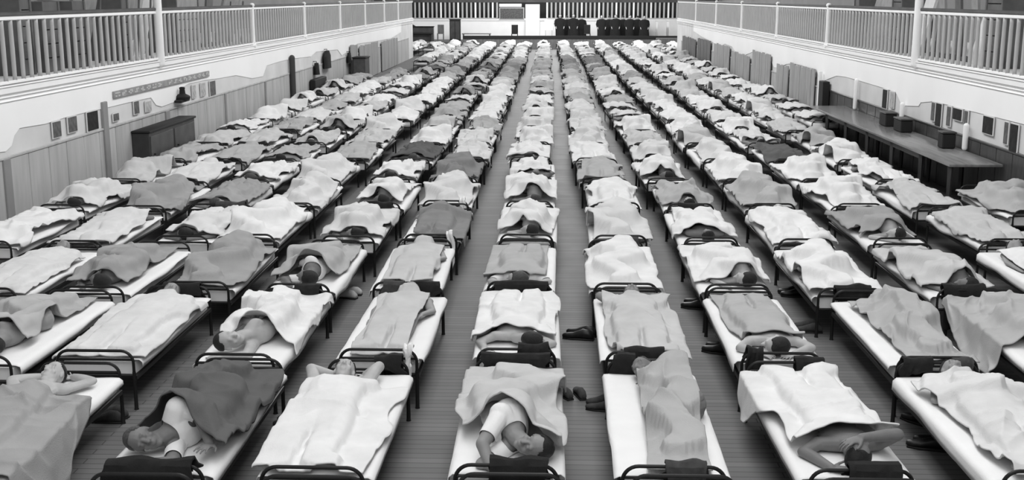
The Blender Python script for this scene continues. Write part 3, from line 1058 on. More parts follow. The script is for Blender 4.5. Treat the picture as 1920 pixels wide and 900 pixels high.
def poly_slab(pts2, x0, x1):
    """closed (y,z) outline extruded from x0 to x1"""
    mb = MB()
    a = np.array([(x0, p[0], p[1]) for p in pts2]); b = np.array([(x1, p[0], p[1]) for p in pts2])
    mb.loft([a, b])
    return mb

fm = bpy.data.materials.new('floor_boards')
fm.use_nodes = True
nt = fm.node_tree
bs = nt.nodes['Principled BSDF']
tc = nt.nodes.new('ShaderNodeTexCoord')
br = nt.nodes.new('ShaderNodeTexBrick')
br.inputs['Color1'].default_value = (.118, .118, .118, 1)
br.inputs['Color2'].default_value = (.150, .150, .150, 1)
br.inputs['Mortar'].default_value = (.05, .05, .05, 1)
br.inputs['Scale'].default_value = 1.0
br.inputs['Brick Width'].default_value = 3.2
br.inputs['Row Height'].default_value = 0.085
br.inputs['Mortar Size'].default_value = 0.004
nt.links.new(tc.outputs['Object'], br.inputs['Vector'])
nt.links.new(br.outputs['Color'], bs.inputs['Base Color'])
bs.inputs['Specular IOR Level'].default_value = 0.28
ns = nt.nodes.new('ShaderNodeTexNoise'); ns.inputs['Scale'].default_value = 2.5
nt.links.new(tc.outputs['Object'], ns.inputs['Vector'])
mr = nt.nodes.new('ShaderNodeMapRange')
mr.inputs['To Min'].default_value = 0.55; mr.inputs['To Max'].default_value = 0.70
nt.links.new(ns.outputs['Fac'], mr.inputs['Value'])
nt.links.new(mr.outputs['Result'], bs.inputs['Roughness'])
fl = MB(); fl.box((XEL - .3, -1.0, -.12), (XER + .3, YE + .4, 0.0))
struct('floor', fl, fm, False)

# side walls under the galleries
WY0 = 3.0
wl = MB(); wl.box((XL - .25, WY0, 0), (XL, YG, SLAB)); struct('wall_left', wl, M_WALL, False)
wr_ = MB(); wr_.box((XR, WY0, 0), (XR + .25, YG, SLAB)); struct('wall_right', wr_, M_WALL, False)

def to_wall(X, pts):
    return [tuple(on_x(px, py, X)[1:]) for px, py in pts]

# white plaster with its ragged lower edge
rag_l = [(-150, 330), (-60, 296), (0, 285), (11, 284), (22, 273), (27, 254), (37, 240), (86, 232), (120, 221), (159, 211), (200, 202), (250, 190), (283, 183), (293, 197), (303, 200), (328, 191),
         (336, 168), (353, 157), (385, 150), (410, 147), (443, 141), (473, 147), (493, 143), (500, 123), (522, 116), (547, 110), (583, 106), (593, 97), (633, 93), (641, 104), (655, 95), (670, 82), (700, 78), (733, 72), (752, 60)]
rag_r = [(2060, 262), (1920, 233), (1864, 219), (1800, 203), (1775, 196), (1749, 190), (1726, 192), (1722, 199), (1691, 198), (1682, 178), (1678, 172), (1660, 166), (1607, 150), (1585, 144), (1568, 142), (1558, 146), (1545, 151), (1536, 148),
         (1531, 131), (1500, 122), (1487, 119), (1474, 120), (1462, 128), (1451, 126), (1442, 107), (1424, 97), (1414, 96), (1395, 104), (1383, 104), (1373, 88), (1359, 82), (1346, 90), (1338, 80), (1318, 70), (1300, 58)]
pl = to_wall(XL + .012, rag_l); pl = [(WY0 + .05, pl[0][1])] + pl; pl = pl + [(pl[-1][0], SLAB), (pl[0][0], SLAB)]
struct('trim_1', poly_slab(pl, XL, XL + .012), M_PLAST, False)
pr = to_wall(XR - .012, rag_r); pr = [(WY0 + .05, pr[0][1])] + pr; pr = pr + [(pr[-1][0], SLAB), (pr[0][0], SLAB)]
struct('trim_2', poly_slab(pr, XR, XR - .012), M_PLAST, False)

# gallery floors with moulded white edge
for nm, X, s in (('gallery_floor_left', XL, 1), ('gallery_floor_right', XR, -1)):
    g = MB()
    o = lambda a, b, z0, z1: g.box((min(X + s * a, X + s * b), WY0, z0), (max(X + s * a, X + s * b), YG, z1), 0.004)
    o(-4.2, .05, 1.90, 1.985)
    o(-.1, .035, 1.845, 1.862)
    o(-.1, .030, 1.79, 1.803)
    o(-.1, .065, 1.985, 2.0)
    q = struct(nm, g, M_WHITE, False)

# wainscots
pw = mat('wainscot_left_paint', 0.44, 0.8, 0.14, 1.6, stretch=(1, 3, .5))
for k, (X, s, zt, y0, y1, m) in enumerate(((XL, 1, 1.05, WY0, YG - 2, pw), (XR, -1, .94, WY0, 29.0, M_DWOOD), (XR, -1, .94, 29.1, YG - 2, pw))):
    wb = MB()
    y = y0
    rr = random.Random(40 + k)
    while y < y1 - .05:
        e = min(y + rr.choice([.62, .66, .70, .64]), y1)
        d = .022 + rr.uniform(-.003, .003)
        wb.box((min(X, X + s * d), y + .012, 0), (max(X, X + s * d), e - .012, zt), 0.006)
        y = e
    wb.box((min(X, X + s * .035), y0, zt), (max(X, X + s * .035), y1, zt + .035), 0.006)
    struct(f'trim_{3 + k}', wb, m, False)
for k, (px, w_) in enumerate(((205, .2), (14, .2), (321, .22), (430, .12), (505, .12))):
    p = on_x(px, 300, XL + .05)
    b = MB(); b.box((XL, p[1] - w_ / 2, 0), (XL + .05, p[1] + w_ / 2, 1.06 if px != 205 else 1.5), 0.008)
    struct(f'trim_{6 + k}', b, mat('pilaster_grey', .26, .8, .1, 2), False)

# far wall under and over the end gallery, and the wider end of the hall
ew = MB(); ew.box((XEL - .25, YE, 0), (XER + .25, YE + .3, EZ)); struct('wall_back', ew, M_WHITE, False)
g = MB(); g.box((XEL - .25, YG, 0), (XEL, YE, EZ)); struct('wall_end_left', g, M_WALL, False)
g = MB(); g.box((XER, YG, 0), (XER + .25, YE, EZ)); struct('wall_end_right', g, M_WALL, False)
g = MB(); g.box((XEL, YG - .2, 0), (XL - .25, YG, SLAB)); struct('wall_return_left', g, M_WALL, False)
g = MB(); g.box((XR + .25, YG - .2, 0), (XER, YG, SLAB)); struct('wall_return_right', g, M_WALL, False)
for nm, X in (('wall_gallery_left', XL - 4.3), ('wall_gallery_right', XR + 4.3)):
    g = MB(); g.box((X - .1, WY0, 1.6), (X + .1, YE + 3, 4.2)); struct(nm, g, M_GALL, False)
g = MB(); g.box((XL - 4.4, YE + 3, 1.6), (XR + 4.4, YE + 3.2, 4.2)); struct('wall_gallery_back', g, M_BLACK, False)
g = MB(); g.box((XL - 4.3, YE - .06, EZ - .09), (XR + 4.3, YE + 3.0, EZ)); struct('gallery_floor_back', g, M_WHITE, False)

# ---- railings
def rail_side(X, s, label, tall_px, post_px):
    root = empty('gallery_railing', (X, 40, 2.0))
    L = lambda y: y - 40
    y0, y1 = WY0 + .1, YG
    b = MB(); b.box((-.035, L(y0), .845), (.035, L(y1), .90), 0.01); obj('top_rail', b, M_WHITE, root)
    b = MB(); b.box((-.045, L(y0), .90), (.045, L(y1), .955), 0.012); o = obj('handrail', b, M_DARKRAIL, root); o['label'] = 'dark timber handrail'
    b = MB(); b.box((-.03, L(y0), .02), (.03, L(y1), .06), 0.006); obj('bottom_rail', b, M_WHITE, root)
    tall = on_x(tall_px, 60, X)[1]
    ys = [on_x(p, 60, X)[1] for p in post_px]
    b = MB(); b.capsule((s * .05, L(tall), -.05), (s * .05, L(tall), 2.2), .075, n=16); o = obj('column', b, M_WHITE, root); o['label'] = 'tall white iron column rising past the handrail'
    for y in ys:
        b = MB(); b.lathe((s * .02, L(y), 0), [(.075, -.03), (.075, .02), (.05, .04), (.045, .5), (.05, .92), (.066, .93), (.066, .97), (.03, 1.0)], 12)
        obj('post', b, M_WHITE, root)
    bp = MB(); bp.lathe((0, 0, 0), [(.030, .055), (.030, .12), (.032, .45), (.030, .78), (.030, .85)], 8)
    bm = bp.mesh('baluster'); bm.materials.append(M_RAIL)
    step = .262
    allp = [tall]
    n = 0
    y = 10.2
    rest = MB()
    while y < YG - .1:
        if abs(y - tall) > .1 and all(abs(y - q) > .1 for q in ys):
            if n < 96:
                o = bpy.data.objects.new('baluster', bm); COL.objects.link(o); o.parent = root; o.location = (0, L(y), 0)
            else:
                rest.lathe((0, L(y), 0), [(.030, .055), (.032, .45), (.030, .85)], 6)
            n += 1
        y += step
    o = obj('baluster_run', rest, M_RAIL, root); o['kind'] = 'stuff'
    tag(root, label, 'railing')
PL = [473, 570, 637, 684, 720, 746]
PR = [1553, 1458, 1391, 1343, 1305]
rail_side(XL + .0, 1, 'white balustrade with round balusters along the gallery over the notice wall', 293, PL)
rail_side(XR - .0, -1, 'white balustrade with round balusters along the gallery over the long table', 1725, PR)

# ---- end of the hall
def bx(name, x0, y0, x1, y1, Y, d, m, parent=None, bev=.01, base=None):
    """box seen at pixels (x0,y0)-(x1,y1) standing at depth Y, going back d"""
    a = on_y(x0, y1, Y); b = on_y(x1, y0, Y)
    z0 = a[2] if base is None else base
    mb = MB(); mb.box((a[0], Y, z0), (b[0], Y + d, b[2]), bev)
    return obj(name, mb, m, parent)

PT = 0.45
PY = 71.4
plat = MB(); plat.box((XEL + .02, PY + .05, 0), (XER - .02, YE - .01, PT))
struct('platform', plat, mat('platform_wood', .10, .6, .2, 3), False)
zb = on_y(1100, 67, PY)[2]
edge = MB(); xa, xb = on_y(868, 70, PY)[0], on_y(1294, 70, PY)[0]
edge.box((xa, PY - .03, zb - .20), (xb, PY, zb), .01); struct('trim_11', edge, M_BLACK, False)
edge = MB(); edge.box((xa, PY, 0), (xb, PY + .05, zb - .01), .01); struct('trim_12', edge, M_MWOOD, False)

root = empty('end_gallery_railing', (0, YE, EZ + .03))
for nm, a, b_, lab in (('left', 762, 932, None), ('right', 1026, 1278, None)):
    A = on_y(a, 10, YE); B = on_y(b_, 10, YE)
    m = MB(); m.box((A[0], -.03, 1.02), (B[0], .03, 1.12), .01); obj('top_rail', m, M_RAIL, root)
    m = MB(); m.box((A[0], -.03, -.02), (B[0], .03, .05), .01); obj('bottom_rail', m, M_RAIL, root)
    n = int((B[0] - A[0]) / .27)
    for i in range(n + 1):
        x = A[0] + (B[0] - A[0]) * i / n
        m = MB(); m.box((x - .055, -.02, .05), (x + .055, .02, 1.03), .006); obj('slat', m, M_RAIL if i % 4 else M_WHITE, root)
tag(root, 'pale slatted railing of the end gallery above the platform', 'railing')
m = MB(); m.box((XL - 4, YE - .05, on_y(1000, 4.5, YE)[2]), (XR + 4, YE + .1, 3.05)); struct('trim_13', m, M_DARKRAIL, False)

def T_(o, label, cat, group=None):
    return tag(o, label, cat, group)

T_(bx('white_door_panel', 985, 8, 1012, 67, YE - .2, .1, M_WHITE, base=PT), 'tall white door panel standing at the middle of the end wall', 'panel')
r = empty('hanging_picture', tuple(on_y(958, 26, YE - .1)))
p0 = on_y(958, 26, YE - .1)
a = on_y(936, 37, YE - .1) - p0; b_ = on_y(983, 14, YE - .1) - p0
m = MB(); m.box((a[0], 0, a[2]), (b_[0], .05, b_[2]), .01); obj('frame', m, M_RAIL, r)
m = MB(); m.box((a[0] + .06, -.012, a[2] + .06), (b_[0] - .06, 0.004, b_[2] - .06), .004); obj('picture', m, M_PAPER2, r)
tag(r, 'wide framed grey picture hung beside the tall white door panel', 'picture')
T_(bx('notice_board', 936, 7, 978, 13, YE - .14, .06, M_WHITE), 'bright white board above the framed grey picture', 'board')
T_(bx('white_screen', 1021, 37, 1038, 57, 72.8, .08, M_WHITE, base=None), 'small white square screen beside the standing group', 'screen')
o = [q for q in bpy.data.objects if q.name == 'white_screen'][0]
lg = MB(); zz = on_y(1021, 57, 72.8)[2]; xx = on_y(1029, 57, 72.8)[0]
for dx in (-.2, .2):
    lg2 = MB(); lg2.box((xx + dx - .02, 72.81, PT), (xx + dx + .02, 72.85, zz + .01)); q = obj('leg', lg2, M_RAIL, o)
# upright piano
r = empty('upright_piano', (on_y(787, 60, 71.9)[0], 71.9, PT))
x0 = on_y(761, 60, 71.9)[0] - r.location.x; x1 = on_y(813, 60, 71.9)[0] - r.location.x
zt = on_y(787, 51, 71.9)[2] - PT
h_ = max(zt, .7)
m = MB(); m.box((x0 + .03, .05, 0), (x1 - .03, .6, h_), .02); obj('body', m, M_DWOOD, r)
m = MB(); m.box((x0, .0, h_), (x1, .65, h_ + .05), .01); obj('lid', m, M_BLACK, r)
m = MB(); m.box((x0 + .05, -.16, .42), (x1 - .05, .06, .52), .02); obj('keyboard_shelf', m, M_BLACK, r)
for x in (x0 + .1, x1 - .1):
    m = MB(); m.box((x - .04, -.14, 0), (x + .04, -.06, .43), .01); obj('leg', m, M_DWOOD, r)
tag(r, 'dark upright piano at the left end of the platform', 'piano')
m = MB(); px0 = on_y(764, 50, 72.1); m.loft([np.array([(px0[0], 72.05, PT + h_ + .05), (px0[0] + .5, 72.05, PT + h_ + .05), (px0[0] + .05, 72.05, PT + h_ + .34)]), np.array([(px0[0], 72.25, PT + h_ + .05), (px0[0] + .5, 72.25, PT + h_ + .05), (px0[0] + .05, 72.25, PT + h_ + .34)])])
T_(obj('black_wedge_case', m, M_BLACK, None, False), 'small black wedge-shaped case lying on the piano lid', 'case')
# tall dark cabinet
r = empty('tall_cabinet', (on_y(853, 60, 72.6)[0], 72.6, PT))
w2 = (on_y(863, 50, 72.6)[0] - on_y(843, 50, 72.6)[0]) / 2; zt = on_y(853, 37, 72.6)[2] - PT
m = MB(); m.box((-w2, 0, 0), (w2, .45, zt), .015); obj('body', m, M_BLACK, r)
m = MB(); m.box((-w2 - .03, -.03, zt), (w2 + .03, .48, zt + .05), .01); obj('cornice', m, M_DWOOD, r)
m = MB(); m.box((-w2 + .05, -.02, .1), (-.015, .01, zt - .1), .008); obj('door', m, M_DWOOD, r)
m = MB(); m.box((.015, -.02, .1), (w2 - .05, .01, zt - .1), .008); obj('door', m, M_DWOOD, r)
tag(r, 'tall black cabinet on the platform, right of the piano', 'cabinet')
# low table with a grey cover
r = empty('low_table', (on_y(893, 62, 72.6)[0], 72.6, PT))
m = MB(); m.box((-.9, 0, .40), (.9, .6, .45), .01); obj('tabletop', m, M_MWOOD, r)
for x in (-.82, .82):
    for y in (.06, .54):
        m = MB(); m.box((x - .03, y - .03, 0), (x + .03, y + .03, .40)); obj('leg', m, M_MWOOD, r)
tag(r, 'long low brown table on the platform beside the tall cabinet', 'table')
# chair
def chair(px, lab, m0=M_BLACK, Y=72.6, grp=None, rz=0.0):
    r = empty('wooden_chair', (on_y(px, 60, Y)[0], Y, PT), rz)
    m = MB(); m.box((-.2, -.2, .42), (.2, .2, .46), .01); obj('seat', m, m0, r)
    m = MB(); m.box((-.2, .17, .46), (.2, .2, .98), .01); obj('backrest', m, m0, r)
    for x in (-.18, .18):
        for y in (-.18, .18):
            m = MB(); m.box((x - .02, y - .02, 0), (x + .02, y + .02, .425)); obj('leg', m, m0, r)
    tag(r, lab, 'chair', grp)
chair(965, 'dark wooden chair in front of the white wall left of the door panel')
chair(826, 'grey wooden chair between piano and tall cabinet', M_MWOOD, 72.8)
# pale boards leaning at the right of the platform
for i, (a, b_) in enumerate(((1213, 1230), (1233, 1250), (1254, 1272))):
    T_(bx('leaning_board', a, 37, b_, 68, 73.9 + .12 * i, .05, M_WALL, base=PT), ['pale grey board next to the standing group', 'pale board, middle of three at the platform end', 'pale board closest to the corner behind the panels'][i], 'board', 'pale boards on the platform')
m = MB(); a = on_y(1232, 80, 70.3); b_ = on_y(1288, 68, 70.3); m.box((a[0], 70.5, 0), (b_[0], 71.2, b_[2] - .12), .01)
T_(obj('low_step_box', m, M_MWOOD), 'brown step box in front of the platform, right corner', 'step')

# people standing on the platform
def stander(px, top, lab, skirt, Y, rz=0.0):
    z0 = PT
    x0 = on_y(px, 50, Y)[0]
    H = on_y(px, top, Y)[2] - z0
    k = H / 1.70
    J = dict(head=(0, 0, 1.57), crown=(0, 0, 1), face=(0, -1, 0), neck=(0, .01, 1.42), chest=(0, 0, 1.25), belly=(0, 0, 1.05), pelvis=(0, 0, .90), lat=(1, 0, 0),
             shL=(.175, 0, 1.36), shR=(-.175, 0, 1.36), elL=(.24, .03, 1.08), elR=(-.24, .03, 1.08), wrL=(.20, -.10, .86), wrR=(-.20, -.10, .86),
             knL=(.10, -.01, .49), knR=(-.10, -.01, .49), anL=(.11, .02, .09), anR=(-.11, .02, .09), toeL=(.13, -.15, .035), toeR=(-.13, -.15, .035))
    me, co = build_body('person', J, .02, False, True, None)
    me.materials.append(M_SKINL)
    o = bpy.data.objects.new('person', me); COL.objects.link(o)
    o.location = (x0, Y, z0); o.scale = (k * 1.25, k * 1.1, k); o.rotation_euler = (0, 0, rz)
    hm = hair_mesh(J['head'], J['crown'], J['face'], 'hair', n=16, m=10); hm.materials.append(M_HAIR)
    h = bpy.data.objects.new('hair', hm); COL.objects.link(h); h.parent = o
    cb = MB()
    prof = [(.19, .15, 1.40), (.235, .155, 1.30), (.225, .15, 1.05), (.24, .17, .90), (.27, .20, .5), (.29, .22, .16)] if skirt else [(.19, .15, 1.40), (.235, .155, 1.30), (.225, .15, 1.05), (.235, .165, .88), (.225, .165, .45), (.22, .16, .06)]
    ang = np.linspace(0, 2 * PI, 20, endpoint=False)
    cb.loft([np.stack([np.cos(ang) * a, np.sin(ang) * b, np.full(20, z)], 1) for a, b, z in [(.07, .07, 1.45)] + prof])
    c = obj('coat', cb, M_COAT, o)
    for s in (1, -1):
        sb = MB(); sb.tube([(s * .16, 0, 1.37), (s * .20, 0, 1.28), (s * .245, .03, 1.08), (s * .215, -.07, .91)], [.075, .075, .06, .05], 10); obj('sleeve', sb, M_COAT, o)
    tag(o, lab, 'person', 'people on the platform')
for i, (px, top, w_) in enumerate(((1050, 26, 0), (1075, 26, 1), (1128, 28, 0), (1154, 27, 1), (1181, 28, 0), (1208, 29, 1))):
    stander(px, top, ['person in dark coat standing beside white square screen', 'person in dark coat standing second from the white screen', 'person in dark coat right after the gap in the standing group',
                      'person in dark coat, fourth of six standing on the platform', 'person in dark coat, fifth of six standing on the platform', 'person in dark coat at the end near the pale boards'][i], w_, 72.6 + .2 * (i % 2))
for i, px in enumerate((1063, 1090, 1142, 1168, 1195)):
    stander(px, 29, 'person in dark coat in second rank, ' + ['between first two standing people', 'left edge of the gap in the standing group', 'behind third and fourth standing people', 'behind fourth and fifth standing people', 'behind last two standing people'][i], i % 2, 73.6, PI)
chair(1101, 'dark chair in the gap between standing people', M_BLACK, 72.9)

# ---- along the left wall
def notice(px0, py0, px1, py1, X, s, label, m=M_PAPER, fr=.02):
    A = on_x(px0, (py0 + py1) / 2, X); B = on_x(px1, (py0 + py1) / 2, X)
    zc = on_x((px0 + px1) / 2, (py0 + py1) / 2, X)
    h = abs(on_x((px0 + px1) / 2, py0, X)[2] - on_x((px0 + px1) / 2, py1, X)[2]) / 2
    w_ = abs(B[1] - A[1]) / 2
    r = empty('framed_notice', (X + s * .014, zc[1], zc[2]))
    f = MB(); f.box((min(0, s * .02), -w_ - fr, -h - fr), (max(0, s * .02), w_ + fr, h + fr), .006); obj('frame', f, mat('notice_border', .62, .9), r)
    f = MB(); f.box((min(s * .018, s * .026), -w_, -h), (max(s * .018, s * .026), w_, h), .002); obj('print', f, m, r)
    tag(r, label, 'notice', 'framed notices on the side walls')
M_PAPER3 = mat('picture_pale', 0.42, 0.6, 0.3, 14)
for q in ((95, 228, 110, 257, 'framed dark notice, first of three beside the grey pilaster', M_PAPER2), (124, 219, 140, 247, 'framed grey notice, middle of three beside the grey pilaster', M_PAPER2),
          (160, 209, 180, 244, 'framed dark picture with lighter top next to the grey pilaster', M_PAPER), (209, 213, 219, 226, 'small dark square notice right of the grey pilaster', M_PAPER2),
          (248, 190, 257, 213, 'narrow grey notice under the long lettered sign', M_PAPER2), (270, 190, 280, 208, 'pale small notice above the dark sideboard', M_PAPER3),
          (358, 160, 364, 183, 'narrow grey notice just right of the black ornament', M_PAPER3), (374, 156, 382, 179, 'narrow pale notice, second right of the black ornament', M_PAPER3), (391, 152, 401, 179, 'narrow dark notice, third right of the black ornament', M_PAPER2)):
    notice(q[0], q[1], q[2], q[3], XL, 1, q[4], q[5])
# black ornament on the wall
p = on_x(339, 191, XL + .06)
r = empty('wall_ornament', (XL + .10, p[1], p[2]))
hh = on_x(339, 166, XL)[2] - p[2]
m = MB(); m.box((-.085, -.26, 0), (.06, .26, .05), .01); obj('bracket', m, M_BLACK, r)
m = MB(); m.lathe((0, 0, .05), [(.14, 0), (.15, .05), (.13, hh * .3), (.06, hh * .45), (.05, hh * .8), (.06, hh * .93), (.03, hh)], 14); obj('vase', m, M_BLACK, r)
tag(r, 'black narrow-necked ornament on a bracket against the white wall', 'ornament')
# long lettered sign
A = on_x(209, 178, XL); B = on_x(389, 140, XL)
zt = (on_x(209, 171, XL)[2] + on_x(389, 133, XL)[2]) / 2; zb = (on_x(209, 184, XL)[2] + on_x(389, 144, XL)[2]) / 2
zc, hz, wy = (zt + zb) / 2, (zt - zb) / 2, (B[1] - A[1]) / 2
r = empty('lettered_sign', (XL + .014, (A[1] + B[1]) / 2, zc))
m = MB(); m.box((0, -wy, -hz), (.03, wy, hz), .004); obj('board', m, mat('sign_grey', .28, .7, .2, 6), r)
GL = ['011101010', '110011110', '101000111', '010110011', '111000101', '001110100', '110101001', '011010110']
rr = random.Random(5)
n = 18
for i in range(n):
    if i in (8,):
        continue
    g = GL[rr.randrange(len(GL))]
    cw = 2 * wy / n
    m = MB()
    for k, ch in enumerate(g):
        if ch == '1':
            a_, b_ = k % 3, k // 3
            y0 = -wy + cw * (i + .16) + a_ * cw * .23; z0 = hz * .62 - (b_ + 1) * hz * .42
            m.box((.029, y0, z0), (.036, y0 + cw * .245, z0 + hz * .44))
    obj('letter', m, mat('sign_letter', .50, .8), r)
tag(r, 'long narrow grey sign with worn pale lettering on the white wall', 'sign')
# dark sideboard
r = empty('sideboard', (XL + .03, on_x(320, 270, XL + .3)[1], 0))
y0 = on_x(277, 270, XL + .3)[1] - r.location.y; y1 = on_x(362, 235, XL + .3)[1] - r.location.y
m = MB(); m.box((0, y0, .06), (.30, y1, .86), .008); obj('body', m, M_DWOOD, r)
m = MB(); m.box((0, y0 - .03, .86), (.33, y1 + .03, .90), .008); obj('top', m, M_BLACK, r)
for i in range(2):
    a_ = y0 + .05 + (y1 - y0) / 2 * i
    m = MB(); m.box((.295, a_, .12), (.315, a_ + (y1 - y0) / 2 - .1, .80), .006); d = obj('door', m, mat('sideboard_door', .075, .5, .2, 4), r)
    m = MB(); m.capsule((.315, a_ + .12, .48), (.335, a_ + .12, .48), .015, n=8); obj('knob', m, M_BLACK, d)
tag(r, 'dark sideboard against the grey wainscot, beside wall-side cots', 'cabinet')
# dark post
p = on_x(549, 150, XL + .1)
m = MB(); m.capsule((XL + .1, p[1], .0), (XL + .1, p[1], 1.50), .08, n=14)
T_(obj('dark_post', m, mat('post_dark', .05, .6)), 'dark round post standing against the left wall', 'post')
# clothes hanging and cupboard farther along
def hanging_cloth(name, px, py0, py1, w_, X, s, lab, m=M_COAT, seed=1):
    p0 = on_x(px, py0, X); p1 = on_x(px, py1, X)
    nu, nv = 14, 16
    rings = []
    for i in range(nu):
        t = i / (nu - 1)
        z = p0[2] + (p1[2] - p0[2]) * t
        ang = np.linspace(0, 2 * PI, nv, endpoint=False)
        ww = w_ * (.45 + .55 * min(1, t * 3)) * (1 + .15 * (vnoise(np.array([t * 4.0]), np.array([seed]), seed)[0] - .5))
        d = .06 + .03 * t
        wob = 1 + .18 * (vnoise(ang * 2.5, np.full(nv, t * 1.5), seed + 1) - .5)
        rings.append(np.stack([X + s * (.10 + d * np.sin(ang) * wob), p0[1] + ww * np.cos(ang) * wob, np.full(nv, z)], 1))
    mb = MB(); mb.loft(rings)
    hk = MB()
    o = obj(name, mb, m)
    hk.tube([(X, p0[1], p0[2] + .04), (X + s * .10, p0[1], p0[2] + .05), (X + s * .11, p0[1], p0[2] - .06)], .012, 6)
    obj('hook', hk, M_BLACK, o)
    T_(o, lab, 'garment', 'garments on the side walls')
hanging_cloth('hanging_coat', 607, 95, 128, .55, XL, 1, 'large black coat hung high on the left wall', seed=3)
hanging_cloth('hanging_coat', 587, 118, 140, .22, XL, 1, 'short black garment hung just before the large black coat', seed=5)
hanging_cloth('hanging_coat', 649, 99, 118, .22, XL, 1, 'short black garment hung above the square dark cupboard', seed=8)
r = empty('square_cupboard', (XL + .20, on_x(680, 125, -6.7)[1], 0))
m = MB(); m.box((.0, -.5, .0), (.45, .5, 1.0), .01); obj('body', m, mat('cupboard_dark', .07, .7, .2, 4), r)
m = MB(); m.box((.03, -.515, .12), (.42, -.49, .94), .006); obj('door', m, mat('cupboard_door', .09, .7, .2, 4), r)
m = MB(); m.box((-.02, -.53, 1.0), (.48, .53, 1.04), .008); obj('top', m, M_BLACK, r)
tag(r, 'square dark cupboard against the left wall beyond the hung coats', 'cabinet')
T_(obj('low_chest', MB().box((XL + .05, on_x(607, 150, XL + .3)[1] - .9, 0), (XL + .22, on_x(607, 150, XL + .3)[1] + .9, .72), .02), M_BLACK), 'low black chest on the floor beneath the large black coat', 'chest')

# ---- boards and screens along the walls
def screen(px0, px1, ytop, X, s, lab, m, lean=.10, seed=1):
    A = on_x(px0, ytop, X); B = on_x(px1, ytop, X)
    y0, y1 = sorted((A[1], B[1])); zt = on_x((px0 + px1) / 2, ytop, X)[2]
    r = empty('board_screen', (X + s * .06, (y0 + y1) / 2, 0))
    n = max(2, int((y1 - y0) / .32))
    mb = MB()
    rr = random.Random(seed)
    for i in range(n):
        a = y0 + (y1 - y0) * i / n - r.location.y; b_ = y0 + (y1 - y0) * (i + 1) / n - r.location.y
        d = rr.uniform(-.006, .006)
        mb.box((min(s * (0 + d), s * (.03 + d)), a + .008, .02), (max(s * (0 + d), s * (.03 + d)), b_ - .008, zt + rr.uniform(-.03, .02)), .004)
    obj('boards', mb, m, r).name = 'board_panel'
    for z in (.25, zt - .2):
        q = MB(); q.box((min(s * -.03, 0), y0 - r.location.y + .03, z), (max(s * -.03, 0), y1 - r.location.y - .03, z + .08), .004); obj('batten', q, M_MWOOD, r)
    tag(r, lab, 'screen', 'board screens along the side walls')
screen(1487, 1534, 124, XR, -1, 'tall grey board screen standing by the far end of the long table', M_GWOOD, seed=1)
screen(1462, 1484, 122, XR, -1, 'grey board screen, second beyond the long table', M_GWOOD, seed=2)
screen(1416, 1450, 98, XR, -1, 'grey board screen, third beyond the long table', M_GWOOD, seed=3)
screen(1376, 1410, 100, XR, -1, 'grey board screen with low top, fourth beyond the long table', M_GWOOD, seed=4)
screen(1343, 1372, 84, XR, -1, 'grey board screen, fifth beyond the long table', M_GWOOD, seed=5)
screen(1312, 1336, 74, XR, -1, 'dark board screen close to the platform corner', M_MWOOD, seed=6)
screen(1283, 1308, 70, XR, -1, 'darkest board screen at the platform corner', M_MWOOD, seed=7)
screen(653, 666, 84, XL, 1, 'narrow pale board screen over the square cupboard', M_GWOOD, seed=8)
screen(670, 705, 82, XL, 1, 'pale board screen beyond the square cupboard on left wall', M_GWOOD, seed=9)
screen(712, 742, 74, XL, 1, 'pale board screen nearest the piano on left wall', M_GWOOD, seed=10)
m = MB(); p = on_x(1537, 160, XR - .1); m.box((XR - .14, p[1] - .05, 0), (XR - .06, p[1] + .05, on_x(1537, 133, XR - .1)[2]), .008)
T_(obj('white_post', m, M_WHITE), 'white square post at the near edge of the tall grey board screen', 'post')
p = on_x(1547, 160, XR - .1)
m = MB(); m.box((XR - .2, p[1] - .22, 0), (XR - .04, p[1] + .22, on_x(1547, 152, XR - .1)[2]), .01)
T_(obj('black_locker', m, M_BLACK), 'narrow black locker between white post and long table', 'cabinet')

# ---- right wall: notices, pipes, long table
for q in ((1658, 168, 1666, 203, 'tall narrow dark notice behind the far half of the long table', M_PAPER), (1672, 172, 1679, 202, 'pale narrow notice beside the tall dark notice', M_PAPER3),
          (1750, 192, 1756, 226, 'slim grey notice, first of the cluster over the long table', M_PAPER2), (1758, 194, 1768, 237, 'tall black notice in the cluster over the long table', M_PAPER),
          (1779, 200, 1786, 236, 'slim grey notice between tall black notice and square notice', M_PAPER2), (1791, 204, 1807, 225, 'square black notice over the near end of the long table', M_PAPER),
          (1812, 208, 1818, 240, 'slim grey notice right of the square black notice', M_PAPER2), (1847, 219, 1866, 251, 'large black picture alone on the pale wall', M_PAPER),
          (1887, 229, 1894, 270, 'tall slim dark notice beside the large black picture', M_PAPER2), (1898, 233, 1912, 285, 'tallest black notice near the picture edge', M_PAPER)):
    notice(q[0], q[1], q[2], q[3], XR, -1, q[4], q[5])
for i, (px, y0_, y1_) in enumerate(((1606, 151, 232), (1692, 196, 262), (1812, 236, 330))):
    p = on_x(px, y0_, XR - .08)
    m = MB(); m.capsule((XR - .08, p[1], .796), (XR - .08, p[1], p[2]), .045, n=12)
    T_(obj('white_pipe', m, M_WHITE), ['white pipe up the wall behind the far part of the long table', 'white pipe up the wall behind the middle of the long table', 'white pipe up the wall behind the near end of the long table'][i], 'pipe', 'white pipes on the right wall')
